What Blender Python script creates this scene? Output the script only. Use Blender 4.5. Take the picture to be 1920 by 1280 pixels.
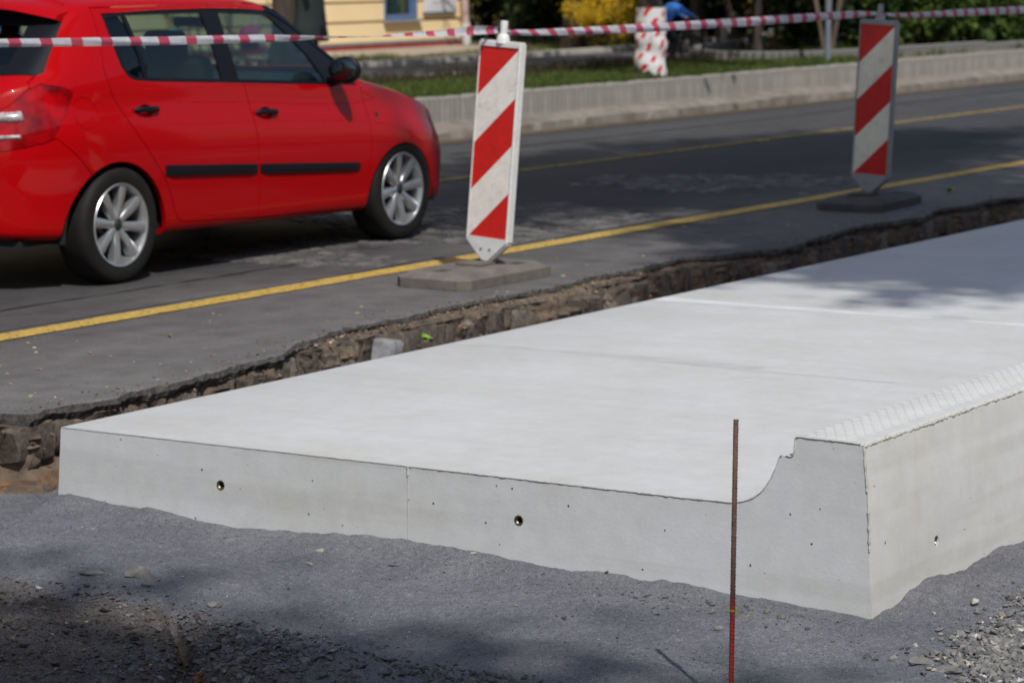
import bpy, bmesh, math, random
import numpy as np
from mathutils import Vector, Matrix, Euler

R = math.radians
rnd = random.Random(7)
nr = np.random.default_rng(11)
for o in list(bpy.data.objects):
    bpy.data.objects.remove(o)
sc = bpy.context.scene
COL = sc.collection

# ------------------------------------------------------------------ camera
cam_data = bpy.data.cameras.new("camera")
cam = bpy.data.objects.new("camera", cam_data)
COL.objects.link(cam)
cam.location = (0, 0, 1.65)
cam_data.sensor_width = 36.0
cam_data.lens = 100.0
cam_data.clip_start = 0.1
cam_data.clip_end = 3000
YAW, PITCH = R(31.812), R(7.921)
fwd = Vector((math.cos(YAW) * math.cos(PITCH), math.sin(YAW) * math.cos(PITCH), -math.sin(PITCH)))
cam.rotation_euler = fwd.to_track_quat('-Z', 'Y').to_euler()
cam_data.dof.use_dof = True
cam_data.dof.focus_distance = 7.9
cam_data.dof.aperture_fstop = 5.6
cam_data.dof.aperture_blades = 8
sc.camera = cam

# ------------------------------------------------------------------ sky and sun
ELEV = R(52)
sun_h = Vector((-0.66, -0.75, 0)).normalized()
to_sun = sun_h * math.cos(ELEV) + Vector((0, 0, math.sin(ELEV)))
w = bpy.data.worlds.new("World")
sc.world = w
w.use_nodes = True
nt = w.node_tree
nt.nodes.clear()
sky = nt.nodes.new("ShaderNodeTexSky")
sky.sky_type = 'NISHITA'
sky.sun_disc = False
sky.sun_elevation = ELEV
sky.sun_rotation = math.atan2(sun_h.x, sun_h.y)
sky.air_density = 1.0
sky.dust_density = 1.6
sky.ozone_density = 1.0
bg = nt.nodes.new("ShaderNodeBackground")
bg.inputs[1].default_value = 0.105
wo = nt.nodes.new("ShaderNodeOutputWorld")
nt.links.new(sky.outputs[0], bg.inputs[0])
nt.links.new(bg.outputs[0], wo.inputs[0])
sl = bpy.data.lights.new("sun", 'SUN')
sl.energy = 3.65
sl.angle = R(0.53)
sl.color = (1.0, 0.97, 0.915)
sun = bpy.data.objects.new("sun", sl)
COL.objects.link(sun)
sun.rotation_euler = (-to_sun).to_track_quat('-Z', 'Y').to_euler()
sun.location = to_sun * 30

sc.view_settings.view_transform = 'Standard'
sc.view_settings.look = 'None'
sc.view_settings.exposure = 0.0
sc.view_settings.gamma = 1.0
sc.view_settings.use_curve_mapping = False
sc.render.engine = 'CYCLES'
sc.cycles.max_bounces = 8
sc.cycles.transparent_max_bounces = 16
sc.cycles.caustics_reflective = False
sc.cycles.caustics_refractive = False

# ------------------------------------------------------------------ object helpers
def tag(o, label=None, cat=None, group=None, kind=None):
    if label: o['label'] = label
    if cat: o['category'] = cat
    if group: o['group'] = group
    if kind: o['kind'] = kind
    return o

def empty(name, loc=(0, 0, 0), rot=(0, 0, 0), label=None, cat=None, group=None):
    o = bpy.data.objects.new(name, None)
    COL.objects.link(o)
    o.location = loc
    o.rotation_euler = rot
    o.empty_display_size = 0.1
    return tag(o, label, cat, group, 'thing')

def link(name, me, parent=None, loc=None, rot=None):
    o = bpy.data.objects.new(name, me)
    COL.objects.link(o)
    if parent is not None: o.parent = parent
    if loc is not None: o.location = loc
    if rot is not None: o.rotation_euler = rot
    return o

def sharp(me, ang=35):
    me.shade_smooth()
    try:
        me.set_sharp_from_angle(angle=R(ang))
    except Exception:
        pass

def mk(name, v, f, mat=None, parent=None, smooth=None, loc=None, rot=None):
    me = bpy.data.meshes.new(name)
    if isinstance(v, np.ndarray): v = v.tolist()
    if isinstance(f, np.ndarray): f = f.tolist()
    me.from_pydata(v, [], f)
    if mat is not None: me.materials.append(mat)
    if smooth is not None: sharp(me, smooth)
    return link(name, me, parent, loc, rot)

def from_bm(name, bm, mat=None, parent=None, smooth=None, loc=None, rot=None):
    me = bpy.data.meshes.new(name)
    bm.normal_update()
    bm.to_mesh(me)
    bm.free()
    for m in (mat if isinstance(mat, (list, tuple)) else [mat]):
        if m is not None: me.materials.append(m)
    if smooth is not None: sharp(me, smooth)
    return link(name, me, parent, loc, rot)

def bm_box(bm, c, s, rot=None, bevel=0.0, seg=2):
    r = bmesh.ops.create_cube(bm, size=1.0)
    vs = r['verts']
    M = Matrix.Translation(Vector(c)) @ ((rot if isinstance(rot, Matrix) else Euler(rot).to_matrix().to_4x4()) if rot is not None else Matrix()) @ Matrix.Diagonal((*s, 1))
    bmesh.ops.transform(bm, matrix=M, verts=vs)
    if bevel:
        es = list({e for v in vs for e in v.link_edges})
        bmesh.ops.bevel(bm, geom=es, offset=bevel, segments=seg, affect='EDGES', profile=0.6)

def box(name, c, s, mat, parent=None, rot=None, bevel=0.0, seg=2):
    bm = bmesh.new()
    bm_box(bm, c, s, rot, bevel, seg)
    return from_bm(name, bm, mat, parent, 40)

def tube_data(pts, rad, seg=8, caps=True):
    """rings along a polyline; rad scalar or per point"""
    P = [Vector(p) for p in pts]
    n = len(P)
    if not hasattr(rad, '__len__'): rad = [rad] * n
    V, F = [], []
    up = Vector((0, 0, 1))
    t0 = (P[1] - P[0]).normalized()
    a = t0.cross(up)
    if a.length < 1e-3: a = t0.cross(Vector((1, 0, 0)))
    a.normalize()
    for i in range(n):
        t = (P[min(i + 1, n - 1)] - P[max(i - 1, 0)]).normalized()
        a = (a - t * a.dot(t)).normalized()
        b = t.cross(a)
        for k in range(seg):
            th = 2 * math.pi * k / seg
            V.append(P[i] + (a * math.cos(th) + b * math.sin(th)) * rad[i])
    for i in range(n - 1):
        for k in range(seg):
            k2 = (k + 1) % seg
            F.append((i * seg + k, i * seg + k2, (i + 1) * seg + k2, (i + 1) * seg + k))
    if caps:
        F.append(tuple(range(seg - 1, -1, -1)))
        F.append(tuple((n - 1) * seg + k for k in range(seg)))
    return [tuple(v) for v in V], F

def join_data(parts):
    V, F, off = [], [], 0
    for v, f in parts:
        V += list(v)
        F += [tuple(i + off for i in q) for q in f]
        off += len(v)
    return V, F

def tube(name, pts, rad, mat, parent=None, seg=8):
    v, f = tube_data(pts, rad, seg)
    return mk(name, v, f, mat, parent, 50)

def lathe_data(prof, seg=32, axis='z', closed=False):
    V, F = [], []
    n = len(prof)
    for k in range(seg):
        a = 2 * math.pi * k / seg
        for r, h in prof:
            if axis == 'z': V.append((r * math.cos(a), r * math.sin(a), h))
            else: V.append((r * math.cos(a), h, r * math.sin(a)))
    for k in range(seg):
        k2 = (k + 1) % seg
        for i in range(n if closed else n - 1):
            j = (i + 1) % n
            q = (k * n + i, k2 * n + i, k2 * n + j, k * n + j)
            F.append(q if axis == 'z' else q[::-1])
    return V, F

def set_attr(me, name, vals, dom='POINT'):
    a = me.attributes.new(name, 'FLOAT', dom)
    a.data.foreach_set('value', np.asarray(vals, dtype=np.float32))

# numpy value noise
def vnoise(x, y, seed=0):
    xi = np.floor(x).astype(np.int64); yi = np.floor(y).astype(np.int64)
    xf = x - xi; yf = y - yi
    def h(a, b):
        n = (a * 374761393 + b * 668265263 + seed * 1442695041) & 0xFFFFFFFF
        n = ((n ^ (n >> 13)) * 1274126177) & 0xFFFFFFFF
        return ((n ^ (n >> 16)) & 0xFFFF) / 65535.0
    u = xf * xf * (3 - 2 * xf); v = yf * yf * (3 - 2 * yf)
    return (h(xi, yi) * (1 - u) + h(xi + 1, yi) * u) * (1 - v) + (h(xi, yi + 1) * (1 - u) + h(xi + 1, yi + 1) * u) * v

def fbm(x, y, s, oct=4, seed=0, gain=0.5):
    x = np.asarray(x, float); y = np.asarray(y, float)
    t = 0; a = 1; tot = 0
    for i in range(oct):
        t = t + a * (vnoise(x * s, y * s, seed + i * 17) - 0.5)
        tot += a; a *= gain; s *= 2.03
    return t / tot * 2

# ------------------------------------------------------------------ material helpers
def new_mat(name):
    m = bpy.data.materials.new(name)
    m.use_nodes = True
    n = m.node_tree
    b = n.nodes['Principled BSDF']
    return m, n, b

class NB:
    def __init__(s, n): s.n = n
    def __call__(s, t, **k):
        nd = s.n.nodes.new(t)
        for a, b in k.items():
            if a.startswith('i_'):
                nd.inputs[a[2:].replace('_', ' ')].default_value = b
            else: setattr(nd, a, b)
        return nd
    def l(s, a, b): s.n.links.new(a, b)

def ramp(nb, fac, stops):
    r = nb('ShaderNodeValToRGB')
    el = r.color_ramp.elements
    while len(el) < len(stops): el.new(0.5)
    for e, (p, c) in zip(el, stops):
        e.position = p
        e.color = (*c, 1) if len(c) == 3 else c
    nb.l(fac, r.inputs[0])
    return r

def G(v): return (v, v, v)

def pmat(name, col, rough=0.6, metal=0.0, var=0.0, vscale=5.0, bump=0.0, bscale=60.0, spec=0.5, coat=0.0, col2=None, coords='Object', stretch=(1, 1, 1), fine=0.0, fscale=300.0, detail=6):
    m, n, b = new_mat(name)
    nb = NB(n)
    b.inputs['Roughness'].default_value = rough
    b.inputs['Metallic'].default_value = metal
    b.inputs['Specular IOR Level'].default_value = spec
    b.inputs['Base Color'].default_value = (*col, 1)
    if coat:
        b.inputs['Coat Weight'].default_value = coat
        b.inputs['Coat Roughness'].default_value = 0.05
    tc = nb('ShaderNodeTexCoord')
    mp = nb('ShaderNodeMapping')
    mp.inputs['Scale'].default_value = stretch
    nb.l(tc.outputs[coords], mp.inputs[0])
    if var or col2:
        nz = nb('ShaderNodeTexNoise', i_Scale=vscale, i_Detail=detail, i_Roughness=0.6)
        nb.l(mp.outputs[0], nz.inputs['Vector'])
        c2 = col2 if col2 else tuple(max(0, c * (1 - var)) for c in col)
        c1 = col if col2 else tuple(min(1, c * (1 + var)) for c in col)
        r = ramp(nb, nz.outputs[0], [(0.33, c2), (0.67, c1)])
        out = r.outputs[0]
        if fine:
            nf = nb('ShaderNodeTexNoise', i_Scale=fscale, i_Detail=2.0)
            nb.l(mp.outputs[0], nf.inputs['Vector'])
            rf = ramp(nb, nf.outputs[0], [(0.3, G(1 - fine)), (0.7, G(1 + fine))])
            mx = nb('ShaderNodeMix', data_type='RGBA', blend_type='MULTIPLY')
            mx.inputs[0].default_value = 1
            nb.l(out, mx.inputs[6]); nb.l(rf.outputs[0], mx.inputs[7])
            out = mx.outputs[2]
        nb.l(out, b.inputs['Base Color'])
    if bump:
        nz2 = nb('ShaderNodeTexNoise', i_Scale=bscale, i_Detail=8.0, i_Roughness=0.65)
        nb.l(mp.outputs[0], nz2.inputs['Vector'])
        bp = nb('ShaderNodeBump', i_Strength=bump, i_Distance=0.01)
        nb.l(nz2.outputs[0], bp.inputs['Height'])
        nb.l(bp.outputs[0], b.inputs['Normal'])
    return m

def tone_mat(name, stops, rough=0.8, bump=0.3, bscale=150, trans=0.0, attr='tone', mott=0.25):
    """colour picked per piece by a stored tone attribute"""
    m, n, b = new_mat(name)
    nb = NB(n)
    at = nb('ShaderNodeAttribute', attribute_name=attr)
    r = ramp(nb, at.outputs['Fac'], stops)
    gp = nb('ShaderNodeNewGeometry')
    nz = nb('ShaderNodeTexNoise', i_Scale=40.0, i_Detail=5.0)
    nb.l(gp.outputs['Position'], nz.inputs['Vector'])
    rf = ramp(nb, nz.outputs[0], [(0.3, G(1 - mott)), (0.7, G(1 + mott))])
    mx = nb('ShaderNodeMix', data_type='RGBA', blend_type='MULTIPLY')
    mx.inputs[0].default_value = 1
    nb.l(r.outputs[0], mx.inputs[6]); nb.l(rf.outputs[0], mx.inputs[7])
    nb.l(mx.outputs[2], b.inputs['Base Color'])
    b.inputs['Roughness'].default_value = rough
    b.inputs['Specular IOR Level'].default_value = 0.3
    if bump:
        nz2 = nb('ShaderNodeTexNoise', i_Scale=bscale, i_Detail=6.0)
        nb.l(gp.outputs['Position'], nz2.inputs['Vector'])
        bp = nb('ShaderNodeBump', i_Strength=bump, i_Distance=0.005)
        nb.l(nz2.outputs[0], bp.inputs['Height'])
        nb.l(bp.outputs[0], b.inputs['Normal'])
    if trans:
        tr = nb('ShaderNodeBsdfTranslucent')
        nb.l(mx.outputs[2], tr.inputs[0])
        ms = nb('ShaderNodeMixShader')
        ms.inputs[0].default_value = trans
        nb.l(b.outputs[0], ms.inputs[1]); nb.l(tr.outputs[0], ms.inputs[2])
        nb.l(ms.outputs[0], n.nodes['Material Output'].inputs[0])
    return m

# --- concrete
def concrete_mat(name, base=(0.565, 0.570, 0.568), warm=(0.53, 0.525, 0.50), streak=True, pits=0.5, band=False, dark=0.0):
    m, n, b = new_mat(name)
    nb = NB(n)
    gp = nb('ShaderNodeNewGeometry')
    pos = gp.outputs['Position']
    def noise(scale, det=5, st=(1, 1, 1), rough=0.6):
        mp = nb('ShaderNodeMapping'); mp.inputs['Scale'].default_value = st
        nb.l(pos, mp.inputs[0])
        z = nb('ShaderNodeTexNoise', i_Scale=scale, i_Detail=float(det), i_Roughness=rough)
        nb.l(mp.outputs[0], z.inputs['Vector'])
        return z.outputs[0]
    def mul(a, bb, f=1.0, bt='MULTIPLY'):
        mx = nb('ShaderNodeMix', data_type='RGBA', blend_type=bt)
        if isinstance(f, float): mx.inputs[0].default_value = f
        else: nb.l(f, mx.inputs[0])
        if isinstance(a, tuple): mx.inputs[6].default_value = (*a, 1)
        else: nb.l(a, mx.inputs[6])
        if isinstance(bb, tuple): mx.inputs[7].default_value = (*bb, 1)
        else: nb.l(bb, mx.inputs[7])
        return mx.outputs[2]
    c = ramp(nb, noise(2.2, 5), [(0.35, warm), (0.62, base)]).outputs[0]
    c = mul(c, ramp(nb, noise(14, 6), [(0.25, G(0.93)), (0.75, G(1.05))]).outputs[0])
    c = mul(c, ramp(nb, noise(120, 3), [(0.2, G(0.955)), (0.8, G(1.03))]).outputs[0])
    if streak:  # smears left by the float, across the street
        s = ramp(nb, noise(3.0, 4, (2.6, 0.35, 1)), [(0.30, (0.955, 0.95, 0.935)), (0.55, G(1.0)), (0.75, G(1.015))]).outputs[0]
        c = mul(c, s)
        s2 = ramp(nb, noise(9.0, 3, (3.2, 0.22, 1), 0.7), [(0.24, G(0.90)), (0.32, G(1.0))]).outputs[0]
        c = mul(c, s2, 0.8)
    if band:  # slightly darker level bands on the upright faces
        s = ramp(nb, noise(1.0, 3, (0.5, 0.5, 9)), [(0.40, (0.925, 0.92, 0.90)), (0.52, G(1.0))]).outputs[0]
        c = mul(c, s)
        st = ramp(nb, noise(3.0, 4, (1.0, 1.0, 0.5)), [(0.60, G(1.0)), (0.76, (0.96, 0.94, 0.89))]).outputs[0]
        c = mul(c, st)
    # small blow holes and specks
    vo = nb('ShaderNodeTexVoronoi', i_Scale=34.0)
    vo.feature = 'F1'
    dn_ = nb('ShaderNodeTexNoise', i_Scale=170.0, i_Detail=2.0); nb.l(pos, dn_.inputs['Vector'])
    dv_ = nb('ShaderNodeVectorMath', operation='SCALE'); nb.l(dn_.outputs['Color'], dv_.inputs[0]); dv_.inputs['Scale'].default_value = 0.006
    da_ = nb('ShaderNodeVectorMath', operation='ADD'); nb.l(pos, da_.inputs[0]); nb.l(dv_.outputs[0], da_.inputs[1])
    nb.l(da_.outputs[0], vo.inputs['Vector'])
    sep = nb('ShaderNodeSeparateColor')
    nb.l(vo.outputs['Color'], sep.inputs[0])
    th = nb('ShaderNodeMath', operation='MULTIPLY_ADD')   # random hole radius, most are zero
    nb.l(sep.outputs[0], th.inputs[0]); th.inputs[1].default_value = 1.15 * pits; th.inputs[2].default_value = -1.00 * pits
    lt = nb('ShaderNodeMath', operation='LESS_THAN')
    nb.l(vo.outputs['Distance'], lt.inputs[0]); nb.l(th.outputs[0], lt.inputs[1])
    c = mul(c, (0.07, 0.068, 0.066), lt.outputs[0], 'MIX')
    vo2 = nb('ShaderNodeTexVoronoi', i_Scale=60.0)
    nb.l(pos, vo2.inputs['Vector'])
    sep2 = nb('ShaderNodeSeparateColor')
    nb.l(vo2.outputs['Color'], sep2.inputs[0])
    th2 = nb('ShaderNodeMath', operation='MULTIPLY_ADD')
    nb.l(sep2.outputs[0], th2.inputs[0]); th2.inputs[1].default_value = 0.9; th2.inputs[2].default_value = -0.68
    lt2 = nb('ShaderNodeMath', operation='LESS_THAN')
    nb.l(vo2.outputs['Distance'], lt2.inputs[0]); nb.l(th2.outputs[0], lt2.inputs[1])
    f2 = nb('ShaderNodeMath', operation='MULTIPLY'); nb.l(lt2.outputs[0], f2.inputs[0]); f2.inputs[1].default_value = 0.16 * (1 if pits > 0.3 else 0.3)
    c = mul(c, (0.30, 0.31, 0.33), f2.outputs[0], 'MIX')
    if dark:
        c = mul(c, G(1 - dark))
    nb.l(c, b.inputs['Base Color'])
    b.inputs['Roughness'].default_value = 0.72
    b.inputs['Specular IOR Level'].default_value = 0.35
    h = nb('ShaderNodeMath', operation='MULTIPLY_ADD'); nb.l(lt.outputs[0], h.inputs[0]); h.inputs[1].default_value = -1.5
    nb.l(noise(90, 6), h.inputs[2])
    bp = nb('ShaderNodeBump', i_Strength=0.18, i_Distance=0.004)
    nb.l(h.outputs[0], bp.inputs['Height']); nb.l(bp.outputs[0], b.inputs['Normal'])
    return m

M_conc = concrete_mat('cast_concrete', streak=True, pits=0.35)
M_conc_side = concrete_mat('formed_concrete', base=(0.610, 0.613, 0.612), warm=(0.580, 0.572, 0.545), streak=False, pits=1.0, band=True)
M_burr = pmat('cement_burr', (0.60, 0.58, 0.53), 0.9, var=0.16, vscale=60, bump=0.8, bscale=200)
M_joint = pmat('joint_filler', (0.40, 0.39, 0.37), 0.9, var=0.2, vscale=30)

# --- asphalt
def asphalt_mat(name, lo=0.058, hi=0.135, tint=(1.0, 0.94, 0.90)):
    m, n, b = new_mat(name)
    nb = NB(n)
    gp = nb('ShaderNodeNewGeometry')
    pos = gp.outputs['Position']
    def noise(scale, det=5, st=(1, 1, 1)):
        mp = nb('ShaderNodeMapping'); mp.inputs['Scale'].default_value = st
        nb.l(pos, mp.inputs[0])
        z = nb('ShaderNodeTexNoise', i_Scale=scale, i_Detail=float(det), i_Roughness=0.62)
        nb.l(mp.outputs[0], z.inputs['Vector'])
        return z.outputs[0]
    def mul(a, bb, f=1.0, bt='MULTIPLY'):
        mx = nb('ShaderNodeMix', data_type='RGBA', blend_type=bt)
        if isinstance(f, float): mx.inputs[0].default_value = f
        else: nb.l(f, mx.inputs[0])
        for k, q in ((6, a), (7, bb)):
            if isinstance(q, tuple): mx.inputs[k].default_value = (*q, 1)
            else: nb.l(q, mx.inputs[k])
        return mx.outputs[2]
    # dusty shoulder next to the excavation, darker lane beyond, a little lighter at the far side
    sx = nb('ShaderNodeSeparateXYZ'); nb.l(pos, sx.inputs[0])
    wob = nb('ShaderNodeMath', operation='MULTIPLY_ADD'); nb.l(noise(0.8, 3), wob.inputs[0]); wob.inputs[1].default_value = 1.6; nb.l(sx.outputs[1], wob.inputs[2])
    mr = nb('ShaderNodeMapRange'); nb.l(wob.outputs[0], mr.inputs[0])
    mr.inputs[1].default_value = 8.4; mr.inputs[2].default_value = 12.0
    far = ramp(nb, mr.outputs[0], [(0.0, tuple(hi * t for t in tint)), (0.22, tuple(hi * 0.60 * t for t in tint)), (0.45, (lo * .72, lo * .70, lo * .74)), (0.80, (lo * .78, lo * .78, lo * .84)), (1.0, (lo * 1.1, lo * 1.08, lo * 1.12))]).outputs[0]
    # uneven tone in long patches along the street
    c = mul(far, ramp(nb, noise(0.9, 4, (0.35, 1, 1)), [(0.3, G(0.78)), (0.7, G(1.15))]).outputs[0])
    c = mul(c, ramp(nb, noise(6, 6), [(0.3, G(0.76)), (0.7, G(1.18))]).outputs[0])
    c = mul(c, ramp(nb, noise(130, 3), [(0.25, G(0.55)), (0.5, G(1.0)), (0.8, G(1.55))]).outputs[0])
    sp = ramp(nb, noise(75, 2), [(0.69, G(0.0)), (0.72, G(1.0))]).outputs[0]
    c = mul(c, (0.30, 0.27, 0.24), sp, 'MIX')
    nb.l(c, b.inputs['Base Color'])
    b.inputs['Roughness'].default_value = 0.82
    b.inputs['Specular IOR Level'].default_value = 0.35
    bp = nb('ShaderNodeBump', i_Strength=0.55, i_Distance=0.004)
    nb.l(noise(120, 5), bp.inputs['Height']); nb.l(bp.outputs[0], b.inputs['Normal'])
    return m

M_asph = asphalt_mat('worn_asphalt')
M_asph_edge = pmat('broken_asphalt', (0.085, 0.078, 0.072), 0.95, var=0.55, vscale=40, bump=1.0, bscale=120, coords='Object')
M_path = pmat('path_asphalt', (0.06, 0.06, 0.066), 0.9, var=0.2, vscale=3)
M_yline = pmat('yellow_road_paint', (0.50, 0.335, 0.07), 0.7, var=0.12, vscale=8, bump=0.3, bscale=150, fine=0.3, fscale=60)
# paint worn through to the asphalt in specks
def worn_paint(m, thr=0.36):
    n = m.node_tree; nb = NB(n); b = n.nodes['Principled BSDF']
    out = n.nodes['Material Output']
    gp = nb('ShaderNodeNewGeometry')
    z = nb('ShaderNodeTexNoise', i_Scale=28.0, i_Detail=8.0, i_Roughness=0.7)
    nb.l(gp.outputs['Position'], z.inputs['Vector'])
    r = ramp(nb, z.outputs[0], [(thr - 0.02, G(0)), (thr + 0.02, G(1))])
    d = nb('ShaderNodeBsdfDiffuse'); d.inputs[0].default_value = (0.085, 0.075, 0.06, 1)
    ms = nb('ShaderNodeMixShader')
    nb.l(r.outputs[0], ms.inputs[0]); nb.l(d.outputs[0], ms.inputs[1]); nb.l(b.outputs[0], ms.inputs[2])
    nb.l(ms.outputs[0], out.inputs[0])
worn_paint(M_yline, 0.405)

# --- gravel ground
def gravel_mat():
    m, n, b = new_mat('crushed_stone_dust')
    nb = NB(n)
    gp = nb('ShaderNodeNewGeometry')
    pos = gp.outputs['Position']
    def noise(scale, det=5):
        z = nb('ShaderNodeTexNoise', i_Scale=float(scale), i_Detail=float(det), i_Roughness=0.62)
        nb.l(pos, z.inputs['Vector'])
        return z.outputs[0]
    def mul(a, bb, f=1.0, bt='MULTIPLY'):
        mx = nb('ShaderNodeMix', data_type='RGBA', blend_type=bt)
        if isinstance(f, float): mx.inputs[0].default_value = f
        else: nb.l(f, mx.inputs[0])
        for k, q in ((6, a), (7, bb)):
            if isinstance(q, tuple): mx.inputs[k].default_value = (*q, 1)
            else: nb.l(q, mx.inputs[k])
        return mx.outputs[2]
    c = ramp(nb, noise(2.5, 5), [(0.3, (0.118, 0.121, 0.138)), (0.7, (0.185, 0.187, 0.200))]).outputs[0]
    at = nb('ShaderNodeAttribute', attribute_name='dirt')
    dirt = ramp(nb, noise(7, 6), [(0.3, (0.062, 0.053, 0.047)), (0.7, (0.135, 0.117, 0.104))]).outputs[0]
    dn = nb('ShaderNodeMath', operation='MULTIPLY_ADD'); nb.l(noise(9, 6), dn.inputs[0]); dn.inputs[1].default_value = 1.4; dn.inputs[2].default_value = -0.7
    da = nb('ShaderNodeMath', operation='ADD', use_clamp=True); nb.l(dn.outputs[0], da.inputs[0]); nb.l(at.outputs['Fac'], da.inputs[1])
    dm = nb('ShaderNodeMath', operation='MULTIPLY', use_clamp=True); nb.l(da.outputs[0], dm.inputs[0]); nb.l(at.outputs['Fac'], dm.inputs[1])
    c = mul(c, dirt, dm.outputs[0], 'MIX')
    vo = nb('ShaderNodeTexVoronoi', i_Scale=300.0)
    nb.l(pos, vo.inputs['Vector'])
    sp = nb('ShaderNodeSeparateColor'); nb.l(vo.outputs['Color'], sp.inputs[0])
    c = mul(c, ramp(nb, sp.outputs[0], [(0.0, G(0.62)), (0.55, G(1.0)), (0.93, G(1.25)), (1.0, G(1.8))]).outputs[0])
    c = mul(c, ramp(nb, noise(40, 5), [(0.3, G(0.82)), (0.7, G(1.15))]).outputs[0])
    nb.l(c, b.inputs['Base Color'])
    b.inputs['Roughness'].default_value = 0.85
    b.inputs['Specular IOR Level'].default_value = 0.3
    h = nb('ShaderNodeMath', operation='ADD')
    nb.l(vo.outputs['Distance'], h.inputs[0]); nb.l(noise(160, 6), h.inputs[1])
    bp = nb('ShaderNodeBump', i_Strength=0.6, i_Distance=0.004)
    nb.l(h.outputs[0], bp.inputs['Height']); nb.l(bp.outputs[0], b.inputs['Normal'])
    return m
M_gravel = gravel_mat()
M_stone = tone_mat('crushed_stone', [(0.0, (0.060, 0.060, 0.066)), (0.5, (0.155, 0.152, 0.150)), (0.8, (0.235, 0.225, 0.205)), (0.94, (0.34, 0.31, 0.26)), (1.0, (0.50, 0.48, 0.45))])
M_sett = tone_mat('granite_sett', [(0.0, (0.055, 0.047, 0.040)), (0.5, (0.115, 0.094, 0.076)), (1.0, (0.19, 0.165, 0.14))], bump=0.6, bscale=60, mott=0.4)
M_psett = tone_mat('worn_paving_sett', [(0.0, (0.05, 0.048, 0.046)), (0.6, (0.125, 0.118, 0.113)), (1.0, (0.23, 0.218, 0.208))], bump=0.4, bscale=60, mott=0.3)
M_soil = pmat('clay_soil', (0.205, 0.150, 0.105), 0.95, col2=(0.060, 0.048, 0.040), vscale=6, bump=1.0, bscale=50, coords='Object')

# --- car
M_paint = pmat('red_car_paint', (0.40, 0.0, 0.0018), 0.38, spec=0.08, coat=0.40)
M_blackp = pmat('black_plastic', (0.006, 0.007, 0.010), 0.5, spec=0.22)
M_rubber = pmat('tyre_rubber', (0.013, 0.012, 0.011), 0.7, spec=0.25, var=0.15, vscale=20)
M_alloy = pmat('silver_alloy', (0.55, 0.56, 0.57), 0.33, metal=0.8)
M_darkmetal = pmat('dark_metal', (0.06, 0.055, 0.05), 0.5, metal=0.6)
M_inner = pmat('cabin_fabric', (0.008, 0.009, 0.010), 0.85)
M_dash = pmat('dash_plastic', (0.02, 0.022, 0.026), 0.6)
def glass_mat(name, tint, refl=1.5, rough=0.01):
    m, n, b = new_mat(name)
    nb = NB(n)
    n.nodes.remove(b)
    tr = nb('ShaderNodeBsdfTransparent'); tr.inputs[0].default_value = (*tint, 1)
    gl = nb('ShaderNodeBsdfGlossy'); gl.inputs['Roughness'].default_value = rough
    lw = nb('ShaderNodeLayerWeight'); lw.inputs[0].default_value = 0.5
    pw = nb('ShaderNodeMath', operation='POWER'); nb.l(lw.outputs['Facing'], pw.inputs[0]); pw.inputs[1].default_value = 4.0
    fr = nb('ShaderNodeMath', operation='MULTIPLY_ADD'); nb.l(pw.outputs[0], fr.inputs[0]); fr.inputs[1].default_value = 0.85; fr.inputs[2].default_value = 0.045
    ms = nb('ShaderNodeMixShader')
    nb.l(fr.outputs[0], ms.inputs[0]); nb.l(tr.outputs[0], ms.inputs[1]); nb.l(gl.outputs[0], ms.inputs[2])
    nb.l(ms.outputs[0], n.nodes['Material Output'].inputs[0])
    return m
M_glass = glass_mat('tinted_car_glass', (0.70, 0.79, 0.77), 1.5)
M_wglass = pmat('window_glass', (0.03, 0.04, 0.045), 0.05, spec=0.9)
M_redlens = pmat('red_lamp_lens', (0.42, 0.0, 0.002), 0.2, spec=0.2, coat=0.5, col2=(0.13, 0.0, 0.001), vscale=9, detail=2)
M_clear = pmat('clear_lamp_lens', (0.36, 0.30, 0.31), 0.25, var=0.6, vscale=60, coat=1.0)
M_head = pmat('headlamp_glass', (0.35, 0.42, 0.50), 0.08, coat=1.0)

# --- street furniture
def grimy(name, col, dirt=(0.30, 0.27, 0.22), amt=0.5, rough=0.45, scale=14):
    m, n, b = new_mat(name)
    nb = NB(n)
    tc = nb('ShaderNodeTexCoord')
    z = nb('ShaderNodeTexNoise', i_Scale=float(scale), i_Detail=8.0, i_Roughness=0.7)
    nb.l(tc.outputs['Object'], z.inputs['Vector'])
    r = ramp(nb, z.outputs[0], [(0.30, G(1.0)), (0.47, G(0.25)), (0.60, G(0.0))])
    mu = nb('ShaderNodeMath', operation='MULTIPLY'); nb.l(r.outputs[0], mu.inputs[0]); mu.inputs[1].default_value = amt
    z2 = nb('ShaderNodeTexNoise', i_Scale=60.0, i_Detail=3.0)
    nb.l(tc.outputs['Object'], z2.inputs['Vector'])
    rc = ramp(nb, z2.outputs[0], [(0.3, tuple(c * 0.88 for c in col)), (0.7, col)])
    mx = nb('ShaderNodeMix', data_type='RGBA')
    nb.l(mu.outputs[0], mx.inputs[0]); nb.l(rc.outputs[0], mx.inputs[6]); mx.inputs[7].default_value = (*dirt, 1)
    nb.l(mx.outputs[2], b.inputs['Base Color'])
    b.inputs['Roughness'].default_value = rough
    return m
M_wplast = grimy('white_plastic', (0.74, 0.74, 0.71), (0.40, 0.38, 0.33), 0.30)
M_sheetw = grimy('white_reflective_film', (0.88, 0.84, 0.75), (0.32, 0.30, 0.27), 0.42, 0.4, 11)
M_sheetr = grimy('red_reflective_film', (0.66, 0.016, 0.010), (0.26, 0.015, 0.01), 0.5, 0.4, 11)
M_gplast = grimy('grey_plastic', (0.34, 0.34, 0.335), (0.16, 0.15, 0.14), 0.5)
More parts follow.
